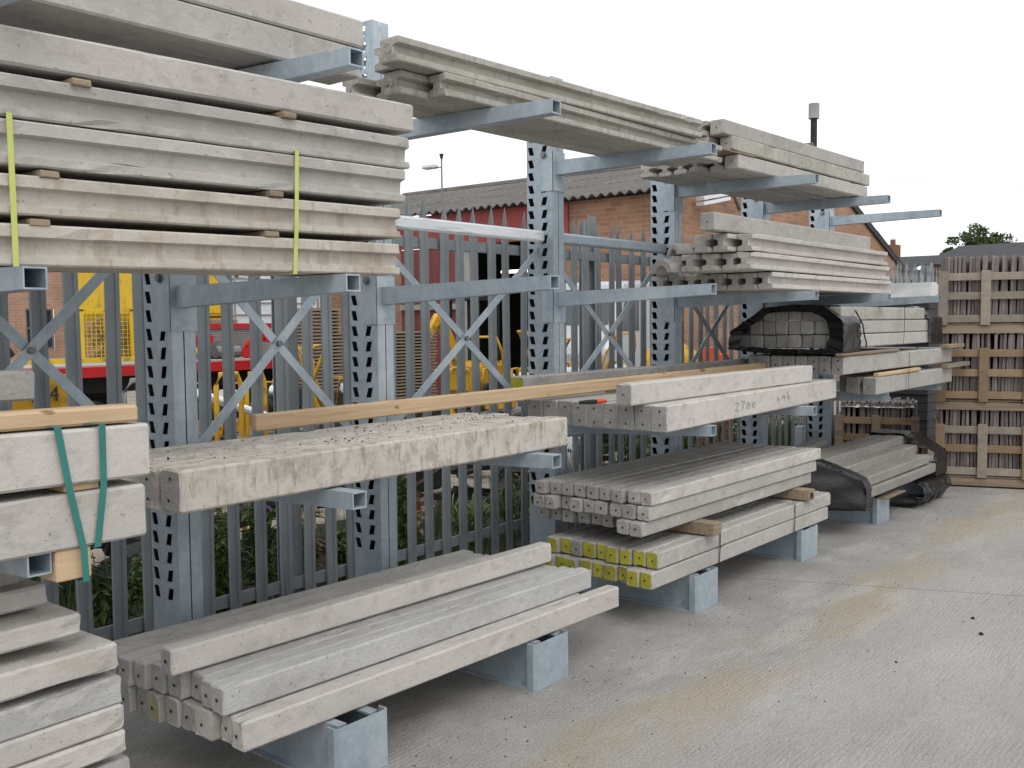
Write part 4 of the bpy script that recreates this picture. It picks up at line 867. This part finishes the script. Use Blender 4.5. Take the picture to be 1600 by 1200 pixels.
for x in (2.3, 5.6, 6.3): wheel((x, 8.2, .42), .42, .26, fb)
b = MB(); b.box(1.7, 3.6, 7.6, 7.66, 1.20, 1.255); b.build('striped_beam', M_yel2, label='yellow steel beam lying along the left end of the flatbed', cat='steel beam')
# white box van
wv_ = empty('white_van', (7, 10, 0), 'white van body with ribbed side behind the red flatbed', 'van')
b = MB(); b.box(5.9, 8.3, 10, 12, .9, 3.2); b.build('body', M_white, wv_, bevel=.05)
b = MB()
for k in range(9): b.box(5.98, 8.22, 9.975, 9.997, 1.2+k*.2, 1.215+k*.2)
for x in (6.5, 7.3): b.box(x, x+.02, 9.97, 9.995, 1.1, 3.1)
b.box(6.3, 6.34, 9.95, 9.99, 2.0, 2.12); b.build('ribbing', M_silver, wv_)
b = MB(); b.box(8.34, 8.44, 9.96, 10.05, 1.0, 3.2); b.build('rear_frame', M_white, wv_)
b = MB(); b.box(5.2, 5.88, 10.1, 11.9, 1.0, 3.0); b.build('cab', M_dark, wv_, bevel=.08)
for x in (6.4, 7.9): wheel((x, 10.1, .38), .38, .24, wv_)
b = MB(); b.box(9.0, 9.5, 9.5, 9.54, 1.95, 2.3); b.build('number_board', M_white, label='small white board on a dark post beside the van', cat='board')
b = MB(); b.box(9.3, 9.4, 9.55, 9.65, 0, 2.2); b.build('dark_post', M_dark, label='dark post carrying the small white board', cat='post')
# silver van by the gable
sv = empty('silver_van', (9, 4.3, 0), 'small silver van with dark windows parked at the workshop corner', 'van')
prof = [(0, .45), (0, 1.25), (.35, 1.55), (.9, 2.25), (3.6, 2.3), (3.8, 2.1), (3.8, .45)]
b = MB(); n = len(prof); b.add([(8.1+p[0]*.46, 3.75, p[1]*.98) for p in prof]+[(8.1+p[0]*.46, 4.95, p[1]*.98) for p in prof], [tuple(range(n)), tuple(reversed(range(n, 2*n)))]+[(i, n+i, n+(i+1) % n, (i+1) % n) for i in range(n)]); b.build('body', M_silver, sv, bevel=.05)
b = MB(); b.add([(8.27, 3.85, 1.60), (8.27, 4.85, 1.60), (8.46, 4.85, 2.10), (8.46, 3.85, 2.10)], [(0, 1, 2, 3)]); b.add([(8.45, 3.74, 1.5), (8.95, 3.74, 1.5), (8.95, 3.74, 2.05), (8.62, 3.74, 2.05)], [(0, 1, 2, 3)]); b.build('windows', M_glass, sv)
for x in (8.4, 9.5): wheel((x, 3.8, .32), .32, .2, sv)

def dumper(x, y, s, rz, lbl, hoop=True, skip=True, beacon=False, mat=M_yel):
    d_ = empty('site_dumper', (x, y, 0), lbl, 'dumper', None, rz)
    def P(nm_, b, mt, **k):
        o = b.build(nm_, mt, None, loc=(0, 0, 0), **k); 
        o.data.transform(Matrix.Scale(s, 4)); o.parent = d_; o.location = (0, 0, 0); return o
    b = MB(); b.box(-.2, .95, -.35, .35, .45, .62); P('chassis', b, M_dark)
    b = MB(); b.box(.45, 1.0, -.32, .32, .62, 1.02); P('engine_cover', b, mat, bevel=.05)
    b = MB(); b.box(.15, .42, -.22, .22, .62, .78); b.box(.38, .46, -.22, .22, .78, 1.1); P('seat', b, M_dark, bevel=.03)
    if skip:
        b = MB(); t_ = [(-.95, -.5, 1.15), (-.05, -.5, 1.15), (-.05, .5, 1.15), (-.95, .5, 1.15)]; bo = [(-.75, -.35, .6), (-.2, -.35, .6), (-.2, .35, .6), (-.75, .35, .6)]
        b.add(t_+bo, [(4, 5, 6, 7), (0, 4, 5, 1)[::-1], (1, 5, 6, 2)[::-1], (2, 6, 7, 3)[::-1], (3, 7, 4, 0)[::-1]]); o = P('skip', b, mat); m_ = o.modifiers.new('t', 'SOLIDIFY'); m_.thickness = .03
    if hoop:
        b = MB(); pts = [(.55, -.3, .6), (.55, -.3, 1.5), (.56, -.26, 1.62), (.58, -.15, 1.68), (.58, .15, 1.68), (.56, .26, 1.62), (.55, .3, 1.5), (.55, .3, .6)]
        b.tube(pts, .03, 8); P('roll_hoop', b, mat, smooth=True)
    if beacon:
        b = MB(); b.tube([(.58, 0, 1.70), (.58, 0, 1.72), (.58, 0, 1.86), (.58, 0, 1.90)], .07, 10, rs=[.05, .07, .07, .03]); P('beacon', b, M_beacon)
    b = MB(); b.tube([(.05, 0, .75), (-.03, 0, 1.05)], .02, 6); b.tube([(-.03+.17*cos(a)*.3, .17*sin(a), 1.06+.17*cos(a)*.3) for a in [2*pi*k/12 for k in range(13)]], .015, 6, cap=False); P('steering_wheel', b, M_dark)
    for wx, r in ((-.45, .36), (.75, .32)):
        for wy_ in (-.45, .45):
            b = MB(); b.tube([(wx, wy_-.11, r), (wx, wy_-.08, r), (wx, wy_+.08, r), (wx, wy_+.11, r)], r, 16, rs=[r*.85, r, r, r*.85]); P('wheel', b, M_dark)
            b = MB(); b.tube([(wx, wy_-.115, r), (wx, wy_+.115, r)], r*.45, 10); P('hub', b, mat)
    return d_
dumper(6.3, 4.6, .62, 1.4, 'small yellow dumper beside the maroon door, behind the second bay braces', skip=False)
dumper(9.1, 5.3, .95, -.3, 'yellow dumper with lit orange beacon outside the dark doorway', beacon=True, skip=False)
dumper(3.9, 5.6, .8, .4, 'yellow dumper half hidden behind the leaning braces of the near bay', skip=False)
def compactor(x, y, z, rz, s, lbl):
    t = empty('plate_compactor', (x, y, z), lbl, 'compactor', 'yellow compactors on the low trailer', rz)
    def P(nm_, b, mt, **k):
        o = b.build(nm_, mt, None, loc=(0, 0, 0), **k); o.data.transform(Matrix.Scale(s, 4)); o.parent = t; o.location = (0, 0, 0); return o
    b = MB(); b.box(-.28, .28, -.2, .2, 0, .05); b.bar((.27, 0, .03), (.36, 0, .12), .05, .36, up=(0, 0, 1)); P('base_plate', b, M_steel, bevel=.008)
    b = MB(); b.box(-.16, .14, -.15, .15, .08, .22); P('guard', b, M_yel, bevel=.02)
    b = MB(); b.box(-.12, .12, -.13, .11, .22, .42); b.tube([(.0, .13, .30), (.0, .20, .30)], .09, 10); P('engine', b, M_dark, bevel=.02)
    b = MB(); b.tube([(-.08, -.1, .44), (.1, -.1, .44)], .06, 10); P('fuel_tank', b, M_white)
    b = MB(); b.tube([(-.2, -.14, .15), (-.45, -.16, .75), (-.55, -.12, .92), (-.55, .12, .92), (-.45, .16, .75), (-.2, .14, .15)], .018, 6); b.tube([(-.18, -.17, .1), (-.1, -.17, .55), (.12, -.17, .55), (.2, -.17, .1)], .016, 6); b.tube([(-.18, .17, .1), (-.1, .17, .55), (.12, .17, .55), (.2, .17, .1)], .016, 6); P('handle', b, M_yel, smooth=True)
for i, (x, y, rz, s_) in enumerate(((1.9, 3.9, .4, 1.0), (2.7, 4.1, 1.9, .95), (3.45, 3.9, -.5, .95), (5.35, 3.4, .4, 1.0), (5.95, 3.5, 1.9, .95), (6.5, 3.3, -.5, 1.05), (7.15, 3.55, 2.4, .9), (7.7, 3.4, .9, 1.0), (8.3, 3.6, -1.2, .95))):
    compactor(x, y, .56, rz, s_, '%s yellow compactor from the left on the low trailers behind the fence' % ['first', 'second', 'third', 'fourth', 'fifth', 'sixth', 'seventh', 'eighth', 'ninth'][i])
tq_ = empty('low_trailer', (2.6, 4.0, 0), 'short dark trailer with three yellow compactors behind the near bays', 'trailer')
b = MB(); b.box(1.4, 4.0, 3.55, 4.5, .48, .555); b.build('bed', M_dark, tq_)
for x in (2.5, 3.0): wheel((x, 3.6, .26), .26, .18, tq_)
tr_ = empty('low_trailer', (6.8, 3.5, 0), 'low dark trailer carrying yellow compactors behind the fence', 'trailer')
b = MB(); b.box(4.9, 8.8, 2.95, 4.0, .48, .555); b.build('bed', M_dark, tr_)
for x in (6.4, 7.2): wheel((x, 3.0, .26), .26, .18, tr_)
# yellow box with number (near left)
yb = empty('yellow_hopper', (-.2, 3.2, 0), 'yellow hopper with black number behind the fence at far left', 'hopper')
b = MB(); vs = [(-.75, 3.0, 1.06), (.05, 3.0, 1.06), (.05, 3.7, 1.06), (-.75, 3.7, 1.06), (-.75, 2.98, 1.30), (.05, 2.98, 1.30), (.05, 3.75, 1.30), (-.75, 3.75, 1.30), (-.6, 3.15, .6), (-.1, 3.15, .6), (-.1, 3.5, .6), (-.6, 3.5, .6)]
b.add(vs, [(0, 1, 5, 4), (1, 2, 6, 5), (2, 3, 7, 6), (3, 0, 4, 7), (8, 9, 1, 0), (9, 10, 2, 1), (10, 11, 3, 2), (11, 8, 0, 3), (8, 11, 10, 9)]); o = b.build('tub', M_yel, yb); m_ = o.modifiers.new('t', 'SOLIDIFY'); m_.thickness = .02
b = MB(); b.box(-.6, -.1, 3.15, 3.5, .1, .6); b.build('stand', M_dark, yb)
def text_part(txt, size, loc, rx, mat, parent, rz=0, ext=.002):
    cu = bpy.data.curves.new('t', 'FONT'); cu.body = txt; cu.size = size; cu.extrude = ext
    ob = bpy.data.objects.new('t', cu); COL.objects.link(ob); bpy.context.view_layer.update()
    me = bpy.data.meshes.new_from_object(ob.evaluated_get(bpy.context.evaluated_depsgraph_get())); bpy.data.objects.remove(ob); bpy.data.curves.remove(cu)
    me.materials.clear(); me.materials.append(mat); o = bpy.data.objects.new('lettering', me); COL.objects.link(o); o.parent = parent; o.location = Vector(loc)-WPOS[parent.name]; o.rotation_euler = (rx, 0, rz); return o
text_part('134', .15, (-.26, 2.963, 1.12), pi/2, M_dark, yb)
text_part('70', .06, (3.0, -1.2385, .425), pi/2, M_dark, [o for o in bpy.data.objects if o.get('label', '').startswith('right dark timber packer')][0])
for o in list(bpy.data.objects):
    if o.name.startswith('lettering') and o.parent and o.parent.name.startswith('timber_packer'): o.location = (-.045, -.41, .012)
# tubular hoops (barrows, frames)
def hoop(name, label, pts, r, mat, cat): 
    b = MB(); b.tube(pts, r, 8); return b.build(name, mat, label=label, cat=cat, smooth=True)
def arch(x, y, w_, h, dx=0, dy=0): return [(x-w_/2, y, .05), (x-w_/2+dx*.5, y+dy*.5, h*.75), (x-w_/2+dx*.9, y+dy*.9, h*.93), (x-w_/3+dx, y+dy, h), (x+w_/3+dx, y+dy, h), (x+w_/2+dx*.9, y+dy*.9, h*.93), (x+w_/2+dx*.5, y+dy*.5, h*.75), (x+w_/2, y, .05)]
hoop('tube_frame', 'thin yellow tubular hoop standing among the junk behind the near braces', arch(1.03, 2.5, .22, 1.27), .02, M_yel, 'tube frame')
hoop('tube_frame', 'bent bare steel hoop beside the numbered yellow hopper', arch(.36, 2.5, .36, 1.26), .02, M_steel, 'tube frame')
hoop('tube_frame', 'short yellow hoop beside the wide fence post', arch(2.1, 3.6, .2, 1.2), .02, M_yel, 'tube frame')
b = MB(); b.tube([(.95, 2.8, 1.12), (1.75, 2.9, .85)], .035, 10); b.build('steel_pipe', M_galvb, label='shiny steel pipe leaning behind the thin yellow hoop', cat='pipe')
# slatted dark stacks
def slats(x0, x1, y, z0, z1, label, mat=M_dark, step=.05):
    t = empty('batten_stack', ((x0+x1)/2, y, 0), label, 'batten stack')
    b = MB(); z = z0; k = 0
    while z < z1:
        b.box(x0+R.uniform(0, .04), x1-R.uniform(0, .05), y, y+.8, z, z+step*.5); z += step
    b.build('battens', mat, t)
    b = MB(); 
    for x in (x0+.12, (x0+x1)/2, x1-.12): b.box(x-.02, x+.02, y+.05, y+.75, 0, z1)
    b.build('bearers', M_woodg, t)
slats(5.75, 7.1, 6.0, .1, 1.52, 'dark stack of thin battens in front of the maroon door', M_woodg, .045)
slats(4.9, 5.45, 6.1, .1, 1.85, 'tall narrow stack of thin battens left of the second upright', M_woodg, .045)
# generic machine lumps behind bays C-D: compressor, mixer
mxr = empty('cement_mixer', (7.0, 2.3, 0), 'yellow drum cement mixer among the plant behind the third bay', 'cement mixer')
b = MB(); pr = [(.0, .16), (.12, .30), (.30, .36), (.50, .34), (.68, .24)]
ax = Vector((.45, -.2, .87)).normalized(); c0 = Vector((7.0, 2.3, .72))
b.tube([c0+ax*p[0] for p in pr], .3, 16, rs=[p[1] for p in pr]); b.build('drum', M_yel, mxr, smooth=True)
b = MB(); b.tube([(6.6, 2.3, .05), (6.75, 2.3, .9), (7.25, 2.3, .9), (7.4, 2.3, .05)], .025, 6); b.tube([(6.8, 2.6, .05), (7.0, 2.4, .7)], .025, 6); b.build('frame', M_dark, mxr)
b = MB(); b.box(7.15, 7.4, 2.1, 2.4, .55, .85); b.build('motor_box', M_yel, mxr, bevel=.03)
cp = empty('generator', (9.1, 3.2, 0), 'white and yellow portable generator near the small silver van', 'generator')
b = MB(); b.box(8.3, 9.0, 2.9, 3.3, .25, .95); b.build('case', M_white, cp, bevel=.06)
b = MB(); b.box(8.25, 9.05, 2.88, 3.32, .95, 1.1); b.build('hood', M_yel, cp, bevel=.04)
for x in (8.4, 8.9): wheel((x, 2.88, .18), .18, .1, cp)
ex = empty('mini_excavator', (9.2, 6.9, 0), 'yellow mini excavator with raised bent arm in front of the doorway', 'excavator')
b = MB(); b.box(8.7, 9.6, 6.6, 7.4, .45, 1.0); b.build('house', M_yel, ex, bevel=.08)
b = MB()
for x, y in ((8.8, 6.7), (8.8, 7.3), (9.3, 6.7), (9.3, 7.3)): b.box(x-.03, x+.03, y-.03, y+.03, 1.0, 2.0)
b.box(8.75, 9.36, 6.65, 7.35, 2.0, 2.06); b.build('canopy_frame', M_dark, ex)
b = MB(); b.bar((8.7, 7.0, .9), (8.2, 7.0, 1.75), .16, .12, up=(1, 0, 0)); b.bar((8.2, 7.0, 1.75), (7.7, 7.0, 1.15), .12, .1, up=(1, 0, 0)); b.build('arm', M_yel, ex)
b = MB(); b.box(7.55, 7.85, 6.8, 7.2, .85, 1.15); b.build('bucket', M_dark, ex, bevel=.05)
b = MB(); b.tube([(8.7, 6.5, .2), (9.6, 6.5, .2)], .2, 12); b.tube([(8.7, 7.5, .2), (9.6, 7.5, .2)], .2, 12); b.build('tracks', M_dark, ex)
for i, (x, y, rz) in enumerate(((7.75, 2.0, .1), (8.35, 2.1, .2))):
    b = MB(); b.box(-.26, .26, -.03, .03, .12, 1.3-.1*i); b.box(-.3, -.18, -.2, .2, 0, .1); b.box(.18, .3, -.2, .2, 0, .1); b.box(-.2, .2, -.034, -.03, .5, .7)
    b.build('plastic_barrier', M_orange, loc=(x, y, 0), rot=(0, 0, rz), local=True, bevel=.01, label=['taller orange plastic barrier leaning beside the fourth upright', 'shorter orange plastic barrier to the right of the taller one'][i], cat='barrier', group='orange barriers')
b = MB(); b.tube([(2.0, 1.5, 0), (2.0, 1.5, .66)], .03, 8); b.build('red_stake', M_redp, label='short red stake standing behind the fence under the soiled posts', cat='stake')
b = MB(); 
for k in range(5): b.tube([(3.77+(.16+.006*k)*cos(a)*.8, 1.2+.02*k+(.0)*sin(a), .44+(.16+.006*k)*sin(a)) for a in [2*pi*j/24 for j in range(25)]], .009, 6, cap=False)
b.build('hose_coil', M_wrap, label='pale coiled hose hanging behind the fence right of the third upright', cat='hose', smooth=True)
# junk timber heap
b = MB(); rr = random.Random(21)
for k in range(60):
    x = rr.uniform(-1.5, 6); y = rr.uniform(1.2, 2.4); z = rr.uniform(.05, .5); a = rr.uniform(-.6, .6); l_ = rr.uniform(.3, 1.2)
    b.bar((x, y, z), (x+l_*cos(a), y+l_*sin(a), z+rr.uniform(-.15, .25)), rr.uniform(.03, .12), rr.uniform(.02, .08))
b.build('scrap_heap', [M_soil], label='heap of brown scrap timber and rubble behind the fence', cat='scrap', kind='stuff')
b = MB()
for k in range(30):
    x = rr.uniform(-1.5, 7); y = rr.uniform(1.5, 3.2); z = rr.uniform(.0, .35); s = rr.uniform(.06, .2)
    M3 = Matrix.Rotation(rr.uniform(0, 3), 3, 'Z') @ Matrix.Rotation(rr.uniform(-.5, .5), 3, 'X')
    o = len(b.v); b.box(-s, s, -s*.7, s*.7, -s*.4, s*.5)
    for i in range(o, len(b.v)): b.v[i] = M3 @ b.v[i] + Vector((x, y, z))
b.build('rubble', [M_dark], label='dark rubble and broken iron behind the fence', cat='rubble', kind='stuff')
b = MB(); b.box(2.3, 3.3, 2.4, 3.0, .1, .9); b.build('steel_skip', M_dark, label='dark steel skip standing behind the second bay', cat='skip', bevel=.03)
# dark mast seen at far left
b = MB(); b.bar((-.9, 2.6, 0), (-.55, 2.6, 2.3), .14, .1, up=(1, 0, 0)); b.bar((-.62, 2.55, 1.55), (-.55, 2.55, 1.45), .05, .05); b.build('machine_mast', M_dark, label='dark upright machine mast behind the fence at far left', cat='machine mast')

# ------------------------------------------------------------------ weeds behind and through the fence
def weed(x, y, h, spread, label, kind='leaf', flower=None, n=120, seed=0, stems=7, mat=None):
    rr = random.Random(seed); t = empty('weed', (x, y, .02), label, 'weed', 'weeds along the fence')
    b = MB(); tips = []
    for k in range(stems):
        a = rr.uniform(0, 6.28); r0 = rr.uniform(0, spread*.3); r1 = rr.uniform(.2, 1)*spread; hh = h*rr.uniform(.6, 1)
        hh = h*rr.uniform(.85, 1) if flower and k < 3 else hh; p0 = Vector((x+cos(a)*r0, y+sin(a)*r0, .02)); p2 = Vector((x+cos(a)*r1, y+sin(a)*r1*.6, hh)); p1 = p0.lerp(p2, .5)+Vector((0, 0, hh*.12))
        b.tube([p0, p1, p2], .004, 4, rs=[.005, .004, .002]); tips.append((p0, p1, p2))
    b.build('stems', M_straw if kind == 'dry' else M_leaf, t)
    b = MB()
    for k in range(n):
        p0, p1, p2 = rr.choice(tips); f = rr.random()**.7; p = (p0.lerp(p1, f*2) if f < .5 else p1.lerp(p2, f*2-1))
        s = rr.uniform(.022, .06)*(1.15-f*.5)*(1 if kind != 'grass' else 2.2); wd = s*(.38 if kind != 'grass' else .07); a = rr.uniform(0, 6.28)
        dr = Vector((cos(a), sin(a), rr.uniform(-.5, .5) if kind != 'grass' else rr.uniform(.6, 1.6))).normalized(); sd = dr.cross(Vector((0, 0, 1))).normalized()*wd
        q = p+dr*s; e = p+dr*s*2-Vector((0, 0, s*.5))
        b.add([p, q-sd, e, q+sd], [(0, 1, 2, 3)])
    b.build('leaves', mat or (M_straw if kind == 'dry' else M_leafy if seed % 3 == 0 else M_leaf), t)
    if flower:
        b = MB()
        for (p0, p1, p2) in tips[:3]:
            for q in range(14):
                a = rr.uniform(0, 6.28); v = Vector((cos(a), sin(a), rr.uniform(-.2, 1))).normalized()*rr.uniform(.016, .030); s2 = v.cross(Vector((0, 0, 1))).normalized()*.009
                b.add([p2, p2+v-s2, p2+v*1.2, p2+v+s2], [(0, 1, 2, 3)])
        b.build('flower_head', flower, t)
    return t
W = [(-1.75, .75, .75, .22, 'leaf', None, 'leafy green weed at the far left behind the fence base'), (-1.30, .85, .62, .2, 'leaf', None, 'bushy weed between the far left pales'), (-.95, .70, .58, .2, 'leaf', None, 'bright green nettle left of the first slotted upright'), (-.66, .8, .45, .18, 'leaf', None, 'low green weed touching the foot of the first slotted upright'),
     (-.35, .75, .70, .14, 'leaf', None, 'green weed with drooping leaves right of the first slotted upright'), (-.22, .9, .75, .12, 'dry', None, 'dry straw coloured stalks under the soiled posts'), (-.06, .7, .72, .13, 'leaf', M_purple, 'purple flowered thistle left of the lower arm tip'), (.08, .85, .66, .10, 'grass', M_purple, 'slender purple flowered thistle nearest the lower arm tip'),
     (.42, .9, .6, .16, 'dry', None, 'brown dead weed left of the second upright'), (.62, .8, .4, .15, 'leaf', None, 'low weed at the foot of the second upright'), (1.10, .72, .72, .12, 'leaf', M_yflow, 'yellow flowered weed right of the second upright'), (1.4, 1.0, .5, .25, 'dry', None, 'dry grass clump behind the second bay'),
     (1.85, .8, .35, .25, 'grass', None, 'low grass clump near the middle of the second bay'), (2.25, .75, .42, .22, 'grass', None, 'green grass clump left of the third upright'), (2.65, .9, .5, .2, 'dry', None, 'pale dry clump hidden by the third upright'),
     (3.35, .8, .45, .2, 'grass', None, 'grass clump just right of the third upright'), (4.0, .8, .75, .22, 'grass', None, 'tall green grass behind the third bay'), (4.5, .85, .8, .22, 'dry', None, 'tall mixed dry grass behind the third bay'), (5.0, .8, .85, .22, 'grass', None, 'tall green grass before the fourth upright'),
     (5.6, .8, .85, .25, 'grass', None, 'tall grass right of the fourth upright'), (6.2, .85, .9, .25, 'leaf', None, 'tall leafy weed behind the fifth upright'), (6.8, .8, .9, .25, 'grass', M_pinkf, 'tall grass with a pink bloom near the fifth upright'), (7.5, .85, .9, .28, 'leaf', None, 'tall weed left of the last upright'), (8.2, .85, .8, .25, 'grass', None, 'grass clump behind the last upright')]
for i, (x, y, h, s, kd, fl_, lb2) in enumerate(W): weed(x, y, h, s, lb2, kd, fl_, n=300 if kd != 'grass' else 330, seed=i, stems=14)
b = MB(); rr = random.Random(77)
for k in range(11000):
    x = rr.uniform(-3, 9.5); y = rr.uniform(.34, 1.9); 
    if noise.noise(Vector((x*1.5, y*1.5, 3))) < -.15: continue
    h = rr.uniform(.05, .22)*(1+1.2*rr.random())*(1.6 if x > 3.6 else 1); a = rr.uniform(0, 6.28); w_ = .004
    b.add([(x-w_*cos(a), y-w_*sin(a), .01), (x+w_*cos(a), y+w_*sin(a), .01), (x+rr.uniform(-.05, .05), y+rr.uniform(-.05, .05), h)], [(0, 1, 2)])
b.build('grass', M_leaf, label='short rough grass along the foot of the fence', cat='grass', kind='stuff')
b = MB()
for k in range(700):
    x = rr.uniform(-2.2, 6.5); y = -1.25-abs(rr.gauss(0, .35)) if rr.random() < .55 else rr.uniform(-1.4, .2); s = rr.uniform(.0015, .006)
    if rr.random() < .12: y = rr.uniform(-3.2, -1.6)
    vs = [(x+s*cos(a)*rr.uniform(.7, 1.2), y+s*sin(a)*rr.uniform(.7, 1.2), .001) for a in (0, 1.3, 2.6, 3.9, 5.1)]
    b.add(vs+[(x, y, s*.9)], [(0, 1, 5), (1, 2, 5), (2, 3, 5), (3, 4, 5), (4, 0, 5)])
b.build('grit', M_soil, label='loose dark grit scattered over the yard concrete', cat='grit', kind='stuff')
for (x, y, s, lb3) in ((1.988, -2.562, .013, 'larger dark pebble on the yard, nearer the camera'), (2.256, -2.456, .011, 'smaller dark pebble on the yard, just beyond the larger'), (1.30, -2.35, .007, 'tiny dark pebble on the yard left of the pair')):
    b = MB(); b.tube([(x, y, 0), (x, y, s*.5), (x, y, s*1.1)], s, 7, rs=[s*.9, s, s*.4]); b.build('pebble', M_soil, label=lb3, cat='pebble', smooth=True)

# ------------------------------------------------------------------ distance: tree, roofs, wires
hs = empty('far_house', (45, 8, 0), 'long low building with dark slate roof beyond the crates', 'building')
b = MB(); b.box(43, 62, -16, 9.8, 0, 4.05); b.build('wall', M_cone, hs)
b = MB(); b.add([(42.6, 10, 4.0), (42.6, -16, 4.0), (47, -16, 5.25), (47, 9.2, 5.05), (47, 10, 4.0)], [(0, 1, 2, 3), (0, 3, 4)]); b.build('roof', M_slate, hs)
hs2 = empty('far_terrace', (50, 14, 0), 'lower dark roofed building behind the far end of the fence', 'building')
b = MB(); b.box(42, 60, 9.9, 24, 0, 3.8); b.build('wall', M_cement, hs2)
b = MB(); b.add([(41.6, 9.9, 3.7), (41.6, 24, 3.7), (46, 24, 4.6), (46, 9.9, 4.6)], [(0, 1, 2, 3)]); b.build('roof', M_slate, hs2)
b = MB(); b.box(42.4, 43.0, 10.75, 11.3, 3.5, 4.95); b.tube([(42.7, 11.0, 4.9), (42.7, 11.0, 5.2)], .12, 8); b.build('chimney', M_cone, hs2)
def crown(name, label, c, rx, ry, rz, n, seed, ls=.34):
    rr = random.Random(seed); t = empty(name, (c[0], c[1], 0), label, 'tree', 'distant trees')
    b = MB(); b.tube([(c[0], c[1], 0), (c[0]+.1, c[1], c[2]*.6), (c[0], c[1]+.1, c[2])], .35, 8, rs=[.4, .3, .15])
    for k in range(9):
        a = rr.uniform(0, 6.28); q = Vector((c[0]+cos(a)*rx*.7, c[1]+sin(a)*ry*.7, c[2]+rr.uniform(0, rz*.5))); b.tube([(c[0], c[1], c[2]-rz*.5), (Vector(c)+q)/2, q], .1, 5, rs=[.15, .09, .03])
    b.build('trunk', M_bark, t)
    b = MB(); cl = []
    for k in range(34):
        while True:
            v = Vector((rr.uniform(-1, 1), rr.uniform(-1, 1), rr.uniform(-.75, 1)))
            if .35 < v.length < 1: break
        cl.append((Vector((c[0]+v.x*rx, c[1]+v.y*ry, c[2]+v.z*rz)), rr.uniform(.14, .30)*rx))
    for k in range(n):
        cc, r = rr.choice(cl); v = Vector((rr.gauss(0, 1), rr.gauss(0, 1), rr.gauss(0, 1))).normalized()*r*rr.uniform(.55, 1.05); v.z *= .75
        p = cc+v; a = Vector((rr.gauss(0, 1), rr.gauss(0, 1), rr.gauss(0, 1))).normalized(); s = a.cross(Vector((rr.gauss(0, 1), rr.gauss(0, 1), rr.gauss(0, 1)))).normalized(); l_ = ls*rr.uniform(.5, 1)
        b.add([p, p+a*l_*.5+s*l_*.3, p+a*l_, p+a*l_*.5-s*l_*.3], [(0, 1, 2, 3)])
    b.build('crown', M_tree, t)
crown('oak_tree', 'round crowned green oak rising behind the slate roofed building', (61.5, 11.8, 6.0), 1.85, 1.95, 1.15, 6500, 2, .22)
crown('oak_tree', 'small tree top at the right edge beyond the slate roof', (61.5, 8.6, 5.6), .7, .7, .6, 2500, 3, .2)
crown('oak_tree', 'low bushy tree peeping over the roof left of the round oak', (61.5, 13.6, 5.55), .5, .45, .4, 1800, 4, .18)
for k, (dz) in enumerate((0, .28)):
    b = MB(); A = Vector((36, 11.3, 7.95-dz)); B = Vector((48, -4.5, 7.95-dz)); pts = [A.lerp(B, i/16)-Vector((0, 0, 1.1*(1-(2*i/16-1)**2))) for i in range(17)]
    b.tube(pts, .006, 4); b.build('power_line', M_galv, label=['upper thin power line crossing the sky at right', 'lower thin power line crossing the sky at right'][k], cat='power line', group='power lines')
